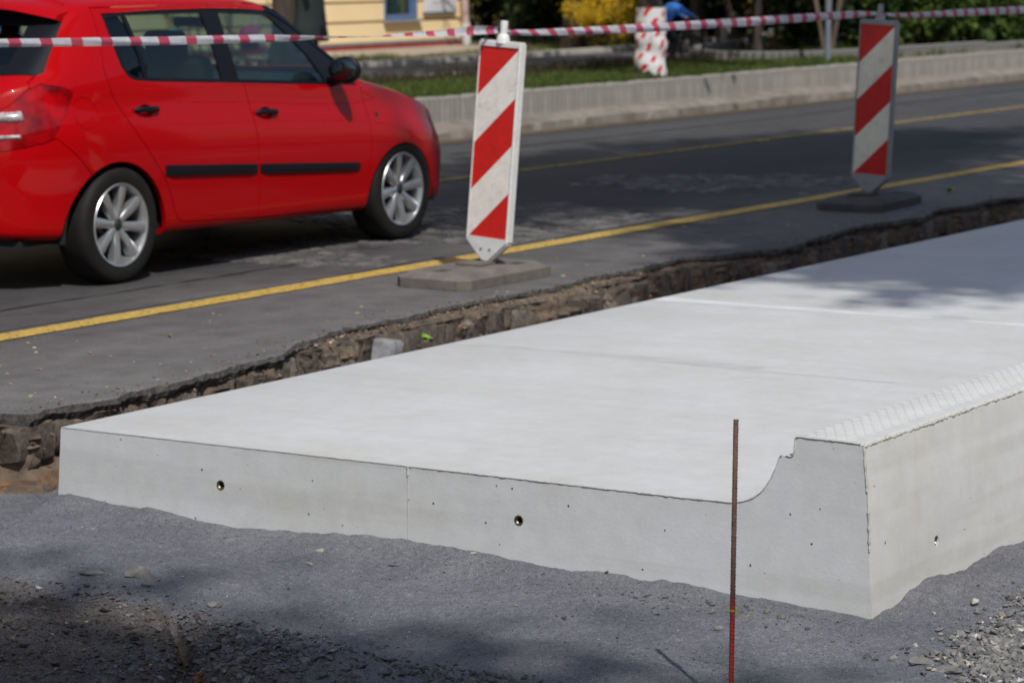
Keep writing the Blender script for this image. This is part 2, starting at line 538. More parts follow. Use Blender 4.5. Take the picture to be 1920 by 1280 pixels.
M_rubberfoot = pmat('recycled_rubber', (0.145, 0.128, 0.110), 0.9, var=0.25, vscale=10, bump=0.5, bscale=60)
M_recess_shade = pmat('recess_shade_rubber', (0.050, 0.044, 0.038), 0.9, var=0.25, vscale=10)  # rubber darkened to carry the shade inside the grip recesses
M_rust = pmat('rusty_steel', (0.30, 0.17, 0.115), 0.8, col2=(0.145, 0.095, 0.075), vscale=60, bump=0.8, bscale=300)
M_redspray = pmat('red_spray_paint', (0.62, 0.035, 0.02), 0.55, col2=(0.25, 0.04, 0.03), vscale=45, bump=0.3, bscale=300)
M_wire = pmat('yellow_wire', (0.62, 0.55, 0.06), 0.4)
M_zinc = pmat('galvanised_steel', (0.20, 0.225, 0.27), 0.5, metal=0.3, var=0.15, vscale=30)

# =================================================================== GROUND
mk('ground', [(-400, -400, -0.5), (800, -400, -0.5), (800, 800, -0.5), (-400, 800, -0.5)], [(0, 1, 2, 3)], M_soil)['kind'] = 'structure'

SX, SY0, SY1 = 7.44, 3.38, 6.478
c_y = np.array([3.0, 3.38, 3.61, 3.82, 4.08, 4.4, 4.65, 4.8, 5.0, 5.18, 5.36, 5.7, 5.84, 6.02, 6.14, 6.42, 6.47, 6.6, 7.5])
c_yz = np.array([-.283, -.283, -.277, -.266, -.260, -.267, -.250, -.241, -.241, -.238, -.259, -.270, -.266, -.247, -.252, -.243, -.262, -.282, -.285])
c_x = np.array([7.0, 7.44, 7.62, 7.69, 7.77, 7.85, 8.0, 8.14, 8.2, 8.44, 8.62, 8.71, 9.5, 12, 30])
c_xz = np.array([-.288, -.290, -.280, -.261, -.256, -.25, -.266, -.279, -.273, -.257, -.267, -.252, -.262, -.25, -.25])
crack = [(6.30, 5.06), (6.199, 4.968), (6.152, 4.902), (6.04, 4.80), (5.95, 4.72), (5.88, 4.66), (5.84, 4.56), (5.72, 4.46)]

def seg_dist(x, y, pts):
    d = np.full(np.shape(x), 9.0); tt = np.zeros(np.shape(x))
    for i in range(len(pts) - 1):
        ax, ay = pts[i]; bx, by = pts[i + 1]
        L2 = (bx - ax) ** 2 + (by - ay) ** 2
        t = np.clip(((x - ax) * (bx - ax) + (y - ay) * (by - ay)) / L2, 0, 1)
        q = np.hypot(x - ax - t * (bx - ax), y - ay - t * (by - ay))
        m = q < d
        d = np.where(m, q, d); tt = np.where(m, i + t, tt)
    return d, tt

def dirt_mask(x, y):
    # bare earth in the near left of the pit
    line = 6.44 + 0.02 * (y - 5) - np.clip(5.0 - y, 0, 9) * 0.42 + 0.10 * fbm(x, y, 2.0, 3, 5)
    m = np.clip((line - x) / 0.22 + 0.2, 0, 1)
    return m * np.clip((y - 3.9) / 0.5, 0, 1)

def terr(x, y, fine=True):
    x = np.asarray(x, float); y = np.asarray(y, float)
    z = -0.285 + 0.030 * fbm(x, y, 0.9, 3, 1) + 0.012 * fbm(x, y, 3.5, 3, 2)
    ca = np.interp(y, c_y, c_yz); cb = np.interp(x, c_x, c_xz)
    wa = np.exp(-np.abs(SX - x) / 0.20) * (y < 6.52) * (y > 3.3)
    wb = np.exp(-np.abs(3.39 - y) / 0.30) * (x > 7.3)
    z = z * (1 - wa) * (1 - wb) + ca * wa * (1 - wb) + cb * wb
    z = z + 0.03 * np.exp(-((x - 7.36) ** 2 + (y - 6.40) ** 2) / 0.007)
    # spoil heap near the camera
    z = z + 0.075 * np.exp(-((x - 6.03) ** 2 + (y - 4.25) ** 2) / 0.020)
    z = z + 0.05 * np.exp(-((x - 5.75) ** 2 / 0.06 + (y - 4.0) ** 2 / 0.05))
    dm = dirt_mask(x, y)
    z = z + dm * (0.030 * fbm(x, y, 7, 4, 9) + 0.018 * fbm(x, y, 20, 4, 12))
    if fine:
        d, t = seg_dist(x, y, crack)
        d = d + 0.016 * fbm(x, y, 16, 4, 33)
        wd = np.interp(t, [0, 1, 2, 4, 6, 7], [0.016, 0.014, 0.024, 0.060, 0.085, 0.07])
        z = z - 0.085 * np.clip((wd * 1.25 - d) / 0.055 + 0.25, 0, 1) ** 1.3
        z = z + 0.012 * np.exp(-((d - wd) / 0.02) ** 2) * (d > wd)
        z = z + 0.014 * np.exp(-((x - 6.17) ** 2 + (y - 4.62) ** 2) / 0.012) * (1 + fbm(x, y, 20, 3, 88))
        z = z + 0.0035 * fbm(x, y, 45, 3, 21) + 0.006 * fbm(x, y, 14, 3, 23)
    if fine:
        nearw = np.exp(-np.abs(SX - x) / .12) + np.exp(-np.abs(3.39 - y) / .15) * (x > 7.3)
        z = z + 0.012 * np.clip(nearw, 0, 1) * fbm(x, y, 8, 4, 66)
    # foot of the cut bank under the asphalt
    z = z + 0.06 * np.clip((y - 6.95) / 0.2, 0, 1) * (0.6 + 0.8 * fbm(x, y, 6, 3, 41))
    return z

def grid_mesh(xs, ys, zf):
    X, Y = np.meshgrid(xs, ys, indexing='ij')
    Z = zf(X, Y)
    V = np.stack([X, Y, Z], -1).reshape(-1, 3)
    nx, ny = len(xs), len(ys)
    i = np.arange(nx - 1)[:, None] * ny + np.arange(ny - 1)[None, :]
    F = np.stack([i, i + ny, i + ny + 1, i + 1], -1).reshape(-1, 4)
    return V, F

def big_mesh(name, V, F, mat, attr=None):
    me = bpy.data.meshes.new(name)
    k = F.shape[1]
    me.vertices.add(len(V)); me.vertices.foreach_set('co', V.astype(np.float32).ravel())
    me.loops.add(F.size); me.loops.foreach_set('vertex_index', F.astype(np.int32).ravel())
    me.polygons.add(len(F)); me.polygons.foreach_set('loop_start', np.arange(0, F.size, k, dtype=np.int32))
    try: me.polygons.foreach_set('loop_total', np.full(len(F), k, dtype=np.int32))
    except Exception: pass
    me.update(calc_edges=True)
    me.materials.append(mat)
    me.shade_flat()
    if attr:
        for n_, v_ in attr.items(): set_attr(me, n_, v_)
    return me

# fine patch in front of the slab, coarse apron all round it, one object
xs = np.concatenate([np.array([-60, -30, -15, -8, -4, -1, 1, 2.5, 3.5, 4.2]), np.arange(4.8, 9.3, 0.0125), np.arange(9.4, 14, 0.12), np.array([15, 17, 20, 25, 32, 45, 70, 120, 300])])
ys = np.concatenate([np.array([-60, -30, -15, -8, -4, -2, -0.5, 0.6, 1.4]), np.arange(2.0, 7.25, 0.0125)])
V, F = grid_mesh(xs, ys, lambda X, Y: terr(X, Y))
me = big_mesh('gravel_bed', V, F, M_gravel, {'dirt': dirt_mask(V[:, 0], V[:, 1])})
me.shade_smooth()
tag(link('gravel_bed', me), kind='structure')

# =================================================================== ROAD with its broken edge
ex = np.array([-80, 4, 6.5, 7.3, 7.56, 7.6, 7.79, 8.02, 8.26, 8.46, 8.75, 8.91, 9.18, 9.31, 9.54, 9.72, 10.16, 10.44, 10.84, 11.24, 11.55, 11.94, 12.77, 13.37, 13.49, 13.81, 14.04, 14.98, 15.52, 15.86, 16.17, 16.73, 17.13, 17.55, 17.82, 19, 22, 300])
ey = np.array([6.9, 6.85, 6.85, 6.86, 6.84, 6.74, 6.75, 6.73, 6.75, 6.76, 6.81, 6.82, 6.87, 6.88, 6.97, 6.99, 7.02, 7.04, 7.04, 7.06, 7.04, 7.04, 7.14, 7.15, 7.05, 7.06, 6.94, 7.1, 7.15, 7.09, 7.05, 7.19, 7.1, 7.17, 7.05, 7.1, 7.05, 7.05])
def edge_y(x):
    x = np.asarray(x, float)
    j = 0.034 * fbm(x, x * 0, 4.0, 5, 51, 0.62) + 0.016 * fbm(x, x * 0, 26.0, 4, 57, 0.7)
    return np.interp(x, ex, ey) + j
cx_ = np.concatenate([[-80, -20, 0], np.arange(4, 6.8, 0.1), np.arange(6.8, 20.5, 0.010), np.arange(20.6, 30, 0.2), [35, 45, 70, 120, 300]])
eb0 = edge_y(cx_)
def ledge_(x):   # where the asphalt has crumbled back from the setts
    x = np.asarray(x, float)
    return 0.085 * np.clip((x - 9.5) / .4, 0, 1) * np.clip((13.0 - x) / .6, 0, 1) * np.clip(0.75 + fbm(x, x * 0 + 7, 1.8, 3, 5) * 1.2, 0, 1) + 0.05 * np.clip(fbm(x, x * 0 + 9, .9, 3, 15) * 2 - .3, 0, 1)
e0 = eb0 + ledge_(cx_)
lipz = -0.040 - 0.030 * (fbm(cx_, cx_ * 0 + 3, 7, 5, 61, .65) + 0.2)
rows = [(e0 + 0.13, lipz * 0 - 0.10), (e0 + 0.10, lipz - 0.005), (e0 + 0.012 + 0.012 * fbm(cx_, cx_ * 0 + 1, 25, 3, 3), lipz),
        (e0 - 0.004 + 0.006 * fbm(cx_, cx_ * 0 + 2, 40, 2, 5), lipz * 0.55), (e0, -0.006 + 0.004 * fbm(cx_, cx_ * 0, 20, 3, 7)),
        (e0 + 0.02, cx_ * 0 - 0.001), (e0 + 0.10, cx_ * 0.0), (cx_ * 0 + 8.0, cx_ * 0), (cx_ * 0 + 13.6, cx_ * 0)]
V = np.stack([np.stack([cx_, yy, zz], -1) for yy, zz in rows], 1).reshape(-1, 3)
nr_ = len(rows)
F, mi = [], []
for i in range(len(cx_) - 1):
    for j in range(nr_ - 1):
        F.append((i * nr_ + j, (i + 1) * nr_ + j, (i + 1) * nr_ + j + 1, i * nr_ + j + 1)); mi.append(1 if j < 4 else 0)
road = mk('road', V, F, M_asph)
road.data.materials.append(M_asph_edge)
road.data.polygons.foreach_set('material_index', mi)
tag(road, kind='structure')

# clay bank under the asphalt
bx = np.concatenate([[-80, -10, 4], np.arange(5.5, 20, 0.012), [22, 25, 30, 60, 300]])
be = edge_y(bx)
zr = np.concatenate([[-.03, -.032, -.036], np.linspace(-0.05, -0.42, 24)])
V = np.zeros((len(bx), len(zr), 3))
for j, z in enumerate(zr):
    n1 = fbm(bx, bx * 0 + z * 14, 6, 5, 71, .62) * 0.034
    n2 = fbm(bx, bx * 0 + z * 30, 22, 3, 75, .6) * 0.008
    V[:, j, 0] = bx; V[:, j, 1] = be + [0.20, 0.12, 0.05][j] if j < 3 else be + 0.016 - 0.16 * max(0, (-z - 0.20)) / 0.2 + n1
    V[:, j, 1] += n2
    V[:, j, 2] = z + (0.007 * fbm(bx, bx * 0 + j * .6, 18, 4, 79, .6) if j < 4 else 0)
V = V.reshape(-1, 3); k = len(zr)
i = np.arange(len(bx) - 1)[:, None] * k + np.arange(k - 1)[None, :]
F = np.stack([i, i + k, i + k + 1, i + 1], -1).reshape(-1, 4)[:, ::-1]
bank = mk('trench_bank', V, F, M_soil, smooth=60)
bank.data.materials.append(pmat('orange_clay', (0.20, 0.115, 0.06), 0.95, col2=(0.06, 0.045, 0.036), vscale=9, bump=1.0, bscale=50))
cz = np.array([p.center[:] for p in bank.data.polygons])
om = (cz[:, 2] < -0.185 + 0.09 * fbm(cz[:, 0], cz[:, 0] * 0, 1.7, 4, 83)) & (fbm(cz[:, 0], cz[:, 2] * 4, 2.2, 4, 85) > 0.02)
bank.data.polygons.foreach_set('material_index', om.astype(np.int32))
tag(bank, kind='structure')

# old setts standing in the cut face
def rock_data(s, seed, sub=2, rough=0.16):
    r = random.Random(seed)
    bm = bmesh.new()
    bmesh.ops.create_cube(bm, size=1.0)
    es = bm.edges[:]
    bmesh.ops.bevel(bm, geom=es, offset=0.07 + 0.05 * r.random(), segments=1, affect='EDGES')
    for v in bm.verts:
        n = Vector((r.gauss(0, 1), r.gauss(0, 1), r.gauss(0, 1))) * rough * 0.35
        v.co += n
        v.co = Vector((v.co.x * s[0], v.co.y * s[1], v.co.z * s[2]))
    me = bpy.data.meshes.new('stone')
    bm.to_mesh(me); bm.free()
    me.materials.append(M_sett)
    set_attr(me, 'tone', [min(1, max(0, r.gauss(0.45, 0.2)))] * len(me.vertices))
    sharp(me, 50)
    return me
rockm = [rock_data((1, 1, 1), 100 + q) for q in range(9)]
x = 5.6; q = 0
while x < 19.5:
    wdt = rnd.uniform(0.11, 0.21)
    if rnd.random() < 0.06: x += wdt * 0.6; continue
    h = rnd.uniform(0.12, 0.165)
    xc = x + wdt / 2
    y0 = float(edge_y([xc])[0]) + rnd.uniform(-0.002, 0.024)
    o = link('stone', rockm[q % 9], bank, (xc, y0 + 0.065, -0.052 - h / 2 - rnd.uniform(0, 0.012)), (rnd.gauss(0, .06), rnd.gauss(0, .05), rnd.gauss(0, .10) + (math.pi if q % 2 else 0)))
    o.scale = (wdt * 1.03, 0.13, h)
    if rnd.random() < 0.45:
        h2 = rnd.uniform(0.07, 0.11)
        o = link('stone', rockm[(q + 4) % 9], bank, (xc + 0.02, y0 + 0.055, -0.052 - h - h2 / 2 - 0.012), (rnd.gauss(0, .1), rnd.gauss(0, .1), rnd.gauss(0, .15)))
        o.scale = (wdt * rnd.uniform(0.6, 0.95), 0.10, h2)
    x += wdt + rnd.uniform(-0.004, 0.006); q += 1
# one paler grey stone pokes out beside the sprig
pale = rock_data((0.125, 0.10, 0.115), 77, rough=0.10)
pale.materials[0] = pmat('pale_granite', (0.30, 0.31, 0.33), 0.8, col2=(0.16, 0.15, 0.14), vscale=16, bump=0.5, bscale=60)
o = link('stone', pale, bank, (10.20, 6.975, -0.115), (0.1, 0.15, 0.2)); o['label'] = 'pale grey broken stone standing out of the cut face'

# --- yellow lines
def strip(name, pts, width, z, mat, kind='structure', amp=0.006):
    V, F = [], []
    P = []
    for a, b in zip(pts[:-1], pts[1:]):
        n = max(2, int((b[0] - a[0]) / 0.08))
        for i in range(n): P.append((a[0] + (b[0] - a[0]) * i / n, a[1] + (b[1] - a[1]) * i / n))
    P.append(pts[-1])
    P = np.array(P)
    e1 = amp * fbm(P[:, 0], P[:, 0] * 0, 9, 3, 5); e2 = amp * fbm(P[:, 0], P[:, 0] * 0 + 5, 9, 3, 8)
    for i, p in enumerate(P):
        V += [(p[0], p[1] - width / 2 + e1[i], z), (p[0], p[1] + width / 2 + e2[i], z)]
    for i in range(len(P) - 1): F.append((2 * i, 2 * i + 2, 2 * i + 3, 2 * i + 1))
    return tag(mk(name, V, F, mat), kind=kind)
strip('yellow_line', [(4, 8.15), (60, 8.14)], 0.145, 0.0045, M_yline)
M_yworn = pmat('worn_yellow_paint', (0.25, 0.185, 0.055), 0.8, var=0.2, vscale=4, fine=0.3, fscale=60)
worn_paint(M_yworn, 0.47)
strip('yellow_line', [(6, 11.02), (80, 11.02)], 0.13, 0.0045, M_yworn)

M_tar = pmat('tar_seam', (0.022, 0.02, 0.02), 0.7)
strip('tar_seam', [(7.5, 8.78), (12.2, 8.74)], 0.016, 0.0035, M_tar, amp=.02)
strip('tar_seam', [(19, 12.35), (44, 12.3)], 0.03, 0.0035, M_tar, amp=.02)
# --- worn patch of granite setts between the lines
def sett_data(cx, cy, a, b, rot, h, r):
    top = 0.74
    V = []
    for s, zz in ((1.0, -0.012), (top, h)):
        for qx, qy in ((-1, -1), (1, -1), (1, 1), (-1, 1)):
            px, py = qx * a / 2 * s + r.gauss(0, .003), qy * b / 2 * s + r.gauss(0, .003)
            V.append((cx + px * math.cos(rot) - py * math.sin(rot), cy + px * math.sin(rot) + py * math.cos(rot), zz + (r.gauss(0, .001) if s == top else 0)))
    return V, [(0, 1, 5, 4), (1, 2, 6, 5), (2, 3, 7, 6), (3, 0, 4, 7), (4, 5, 6, 7)]
setts = []
for iy in range(22):
    yy = 8.36 + iy * 0.094
    xx = 11.9 + rnd.random() * 0.1
    while xx < 18.6:
        a = rnd.uniform(0.085, 0.12)
        mask = float(fbm([xx], [yy], 0.8, 4, 91)[0]) + 0.28 - 0.30 * abs(yy - 9.0) + 0.06
        if mask > 0.12: setts.append((xx, yy, a * 0.93, 0.086))
        xx += a
setts.sort(key=lambda s: math.hypot(s[0], s[1]))
sm = []
for i in range(10):
    r = random.Random(i)
    v, f = sett_data(0, 0, 0.097, 0.086, 0, 0.007, r)
    me = bpy.data.meshes.new('sett'); me.from_pydata(v, [], f); me.materials.append(M_psett)
    set_attr(me, 'tone', [0.18 + 0.06 * i] * len(v)); sm.append(me)
for i, s in enumerate(setts[:280]):
    link('sett', sm[i % 10], road, (s[0], s[1], rnd.uniform(-0.002, 0.001)), (0, 0, rnd.gauss(0, 0.05)))
if len(setts) > 280:
    V, F, T = [], [], []
    for s in setts[280:]:
        v, f = sett_data(s[0], s[1], s[2], s[3], rnd.gauss(0, .05), 0.007, rnd)
        F += [tuple(i + len(V) for i in q) for q in f]; V += v; T += [rnd.uniform(0.15, 0.8)] * len(v)
    o = mk('sett_paving', V, F, M_psett, road); set_attr(o.data, 'tone', T); o['kind'] = 'stuff'

# =================================================================== PRECAST PLATFORM SLABS
PROF = [(6.478, -.30), (6.456, -0.010), (6.453, -0.003), (6.445, 0.0), (5.6, 0.001), (5.0, 0.002), (4.4, 0.003), (3.92, 0.003), (3.86, 0.0035), (3.83, 0.006),
        (3.802, 0.012), (3.775, 0.023), (3.749, 0.042), (3.735, 0.057), (3.723, 0.075), (3.712, 0.093), (3.702, 0.113), (3.694, 0.133), (3.689, 0.150), (3.685, 0.158), (3.679, 0.162),
        (3.665, 0.162), (3.648, 0.161), (3.641, 0.166), (3.6375, 0.180), (3.637, 0.212), (3.634, 0.219), (3.627, 0.222), (3.54, 0.222), (3.45, 0.221),
        (3.426, 0.219), (3.419, 0.214), (3.414, 0.205), (3.380, -0.30)]
def cut(obj_mesh, cutter_mesh, op='DIFFERENCE'):
    a = bpy.data.objects.new('a', obj_mesh); b_ = bpy.data.objects.new('b', cutter_mesh)
    COL.objects.link(a); COL.objects.link(b_)
    m = a.modifiers.new('x', 'BOOLEAN'); m.object = b_; m.operation = op; m.solver = 'EXACT'
    dg = bpy.context.evaluated_depsgraph_get(); dg.update()
    out = bpy.data.meshes.new_from_object(a.evaluated_get(dg), preserve_all_data_layers=True, depsgraph=dg)
    bpy.data.objects.remove(a); bpy.data.objects.remove(b_)
    return out

def slab(x0, x1, label, first=False):
    nx = 2
    V, F = [], []
    n = len(PROF)
    for x in (x0, x1):
        for y, z in PROF: V.append((x, y, z))
    for i in range(n):
        j = (i + 1) % n
        F.append((i, n + i, n + j, j))
    F.append(tuple(range(n))); F.append(tuple(range(2 * n - 1, n - 1, -1)))
    F = [f[::-1] for f in F]
    me = bpy.data.meshes.new('slab_body')
    me.from_pydata(V, [], F)
    bm = bmesh.new(); bm.from_mesh(me); bmesh.ops.recalc_face_normals(bm, faces=bm.faces[:]); bm.to_mesh(me); bm.free()
    if first:
        bmc = bmesh.new()
        for y, z in ((5.762, -0.137), (4.590, -0.131)):
            bmesh.ops.create_cone(bmc, segments=24, radius1=0.0165, radius2=0.0165, depth=0.12, cap_ends=True, matrix=Matrix.Translation((x0, y, z)) @ Matrix.Rotation(R(90), 4, 'Y'))
        bmesh.ops.create_cone(bmc, segments=24, radius1=0.0165, radius2=0.0165, depth=0.12, cap_ends=True, matrix=Matrix.Translation((7.925, 3.395, -0.150)) @ Matrix.Rotation(R(90), 4, 'X'))
        cm = bpy.data.meshes.new('c'); bmc.to_mesh(cm); bmc.free()
        me = cut(me, cm)
    me.materials.clear(); me.materials.append(M_conc); me.materials.append(M_conc_side)
    for p in me.polygons:
        up = p.normal.z > 0.35 or (p.normal.y > 0.3 and p.center.y < 3.9 and abs(p.normal.x) < 0.5)
        p.material_index = 0 if up else 1
    sharp(me, 30)
    root = empty('concrete_platform_slab', (x0, (SY0 + SY1) / 2, -0.30), label=label, cat='concrete slab', group='precast kerb slabs of the new bus stop')
    o = link('slab_body', me, root); o.matrix_parent_inverse = root.matrix_world.inverted()
    o.location = (-x0, -(SY0 + SY1) / 2, 0.30); o.matrix_parent_inverse = Matrix()
    return root, Vector((-x0, -(SY0 + SY1) / 2, 0.30))

def treads(root, off, x0, x1):
    V, F = [], []
    d = Vector((0.60, -0.80, 0)); nrm = Vector((0.80, 0.60, 0))
    x = x0 + 0.035; k = 0
    while x < x1 - 0.02:
        for r_ in range(6):
            y = 3.468 + r_ * 0.033 + (0.0165 if k % 2 else 0)
            if y > 3.620: continue
            c = Vector((x, y, 0.2215))
            L, Wd, H = 0.0150, 0.0038, 0.0022
            b0 = len(V)
            V += [tuple(c + d * L), tuple(c + nrm * Wd), tuple(c - d * L), tuple(c - nrm * Wd),
                  tuple(c + d * L * .6 + Vector((0, 0, H))), tuple(c - d * L * .6 + Vector((0, 0, H)))]
            F += [(b0, b0 + 1, b0 + 4), (b0 + 1, b0 + 5, b0 + 4), (b0 + 1, b0 + 2, b0 + 5), (b0 + 2, b0 + 3, b0 + 5), (b0 + 3, b0 + 4, b0 + 5), (b0 + 3, b0, b0 + 4)]
        x += 0.031; k += 1
    o = mk('tread_bumps', V, F, M_conc, root, loc=off)
    o['kind'] = 'stuff'

def burr(name, pts, rad, amp, root, off, seed=0, step=0.004, seg=6, sag=0.0):
    P = [Vector(p) for p in pts]
    out, rr = [], []
    r = random.Random(seed)
    s = 0.0
    for a, b in zip(P[:-1], P[1:]):
        L = (b - a).length; n = max(1, int(L / step))
        for i in range(n):
            t = i / n
            out.append(a.lerp(b, t)); rr.append(s + L * t)
        s += L
    out.append(P[-1]); rr.append(s)
    S = np.array(rr)
    n1 = fbm(S, S * 0 + seed, 60, 4, seed, 0.7); n2 = fbm(S, S * 0 + seed + 9, 25, 3, seed + 4); n3 = fbm(S, S * 0 + seed + 3, 90, 3, seed + 7, .7)
    rad_ = [max(0.0008, rad * (1 + amp * v)) for v in n1]
    pts2 = [p + Vector((0, 0, -abs(sag * v) )) + Vector((0, 0, 0.0015 * w_)) for p, v, w_ in zip(out, n2, n3)]
    v, f = tube_data(pts2, rad_, seg)
    return mk(name, v, f, M_burr, root, 60, loc=off)

s1, off1 = slab(SX, 9.853, 'nearest pale concrete slab with open end face, threaded sockets and raised patterned kerb', True)
treads(s1, off1, SX, 9.853)
X0 = SX - 0.001
burr('cement_burr', [(X0, 6.446, -0.003), (X0, 5.0, 0.0)], 0.0009, 1.0, s1, off1, 3)
burr('cement_burr', [(X0, 5.0, 0.0), (X0, 4.0, 0.001), (X0, 3.84, 0.004)], 0.0018, 1.2, s1, off1, 4)
burr('cement_burr', [(X0,) + p for p in PROF[9:21]], 0.0018, 0.8, s1, off1, 5)
burr('cement_burr', [(X0,) + p for p in PROF[21:27]], 0.0020, 0.8, s1, off1, 6)
burr('cement_burr', [(X0,) + p for p in PROF[26:31]], 0.0022, 0.9, s1, off1, 7, sag=0.002)
o = burr('cement_burr', [(SX, 3.4175, 0.2135), (9.85, 3.4175, 0.2135)], 0.0048, 1.3, s1, off1, 8, sag=0.006)
o['label'] = 'ragged cement fringe along the outer kerb edge'
burr('cement_burr', [(SX + 0.001, 3.416, 0.213), (SX + 0.001, 3.409, 0.14), (SX + 0.001, 3.402, 0.08)], 0.0036, 0.7, s1, off1, 9)
burr('cement_burr', [(SX + 0.001, 3.402, 0.08), (SX + 0.001, 3.390, -0.29)], 0.0013, 0.6, s1, off1, 10)
burr('cement_burr', [(SX, 3.397, 0.02), (SX, 3.394, -0.03), (SX, 3.392, -0.075), (SX, 3.391, -0.095)], 0.0036, 1.0, s1, off1, 12)
# form joint halfway along the end face
burr('form_seam', [(SX, 5.0075, -0.001), (SX, 5.0075, -0.29)], 0.0017, 0.7, s1, off1, 13)
burr('cement_burr', [(X0, 5.0075, 0.0), (X0, 5.0075, -0.028)], 0.0042, 0.9, s1, off1, 14)
def socket(c, axis):
    rot = Matrix.Rotation(R(90), 4, 'Y') if axis == 'x' else Matrix.Rotation(R(90), 4, 'X')
    v, f = lathe_data([(0.0165, -0.02), (0.0165, 0.0012), (0.0140, 0.0015), (0.0118, -0.004), (0.0095, -0.006), (0.0092, -0.03), (0.0, -0.035)], 24)
    s = -1 if axis == 'x' else 1
    M = Matrix.Translation(Vector(c) + off1) @ rot @ Matrix.Diagonal((1, 1, s, 1))
    v = [tuple(M @ Vector(p)) for p in v]
    o = mk('threaded_socket', v, f, M_socket, s1, 40)
M_socket = pmat('brass_socket', (0.22, 0.19, 0.13), 0.35, metal=0.8, var=0.5, vscale=120)
socket((SX, 5.762, -0.137), 'x'); socket((SX, 4.590, -0.131), 'x'); socket((7.925, 3.3965, -0.150), 'y')
v, f = lathe_data([(0.034, -0.0010), (0.0350, 0.0012), (0.0362, -0.0010)], 40)
M = Matrix.Translation(Vector((7.925, 3.3983, -0.142)) + off1) @ Matrix.Rotation(R(83.6 + 6.3), 4, 'X')
mk('former_ring', [tuple(M @ Vector(p)) for p in v], f, M_conc_side, s1, 40)
# lifting-eye recesses show as thin arcs in the top
M_smear_d = pmat('grey_grout_smear', (0.455, 0.455, 0.445), 0.85, var=0.10, vscale=6)
def arc(root, off, c, r0, a0, a1):
    V, F = [], []
    n = 22
    for i in range(n + 1):
        a = a0 + (a1 - a0) * i / n
        w_ = 0.0035 * math.sin(math.pi * i / n) + 0.0006
        for rr_, zz in ((r0 - w_, 0.0014 + .0012 * (c[1] < 5.5)), (r0, 0.0022 + .0012 * (c[1] < 5.5)), (r0 + w_, 0.0014 + .0012 * (c[1] < 5.5))):
            V.append((c[0] + rr_ * math.cos(a), c[1] + rr_ * math.sin(a), zz))
    for i in range(n):
        for j in range(2): F.append((i * 3 + j, i * 3 + 3 + j, i * 3 + 4 + j, i * 3 + j + 1))
    mk('lifting_mark', V, F, M_smear_d, root, loc=off)
arc(s1, off1, (9.66, 5.97), 0.045, R(150), R(300)); arc(s1, off1, (9.70, 4.98), 0.045, R(150), R(300))

xa = 9.8538
for i, (xb, lab) in enumerate([(11.672, 'second pale concrete slab, just beyond the joint with two curved lifting marks'),
                               (14.09, 'third concrete slab along the platform, half in dappled tree shade'),
                               (16.51, 'shaded concrete slab where the platform leaves the picture'),
                               (18.93, 'farthest concrete slab beyond the shaded one'), ]):
    s_, of_ = slab(xa, xb, lab)
    treads(s_, of_, xa, xb)
    burr('cement_burr', [(xa, 3.4175, 0.2135), (xb, 3.4175, 0.2135)], 0.0060, 1.3, s_, of_, 20 + i, step=0.008, sag=0.007)
    if i == 0: arc(s_, of_, (11.60, 5.95), 0.045, R(150), R(300))
    xa = xb + 0.0008
# thin grout smeared over the joints
def smear(x, y0, y1, wd, col, seed):
    ysn = np.arange(y0, y1, 0.02)
    a = 0.5 * wd * (0.5 + np.abs(fbm(ysn, ysn * 0, 1.4, 4, seed)) * 1.6)
    sft = 0.10 * wd * fbm(ysn, ysn * 0 + 2, 1.0, 3, seed + 1)
    V, F = [], []
    for yv, av, sv in zip(ysn, a, sft):
        zt_ = float(np.interp(yv, [3.86, 3.92, 4.4, 5.0, 5.6, 6.445], [.0035, .003, .003, .002, .001, 0])) + .0005
        V += [(x + sv - av, yv, zt_), (x + sv + av, yv, zt_)]
    for i in range(len(ysn) - 1): F.append((2 * i, 2 * i + 1, 2 * i + 3, 2 * i + 2))
    return V, F
M_smear_d = pmat('grey_grout_smear', (0.455, 0.455, 0.445), 0.85, var=0.10, vscale=6)
M_smear_l = pmat('white_grout_smear', (0.62, 0.62, 0.61), 0.85, var=0.08, vscale=6)
v, f = smear(9.93, 5.0, 6.44, 0.09, None, 3); v = [tuple(Vector(p) + off1) for p in v]; mk('grout_smear', v, f, M_smear_d, s1)
v, f = smear(9.857, 4.4, 5.3, 0.020, None, 6); v = [tuple(Vector(p) + off1) for p in v]; mk('grout_smear', v, f, M_smear_d, s1)
v, f = smear(11.69, 4.0, 6.44, 0.09, None, 9); v = [tuple(Vector(p) + off1) for p in v]; mk('grout_smear', v, f, M_smear_l, s1)

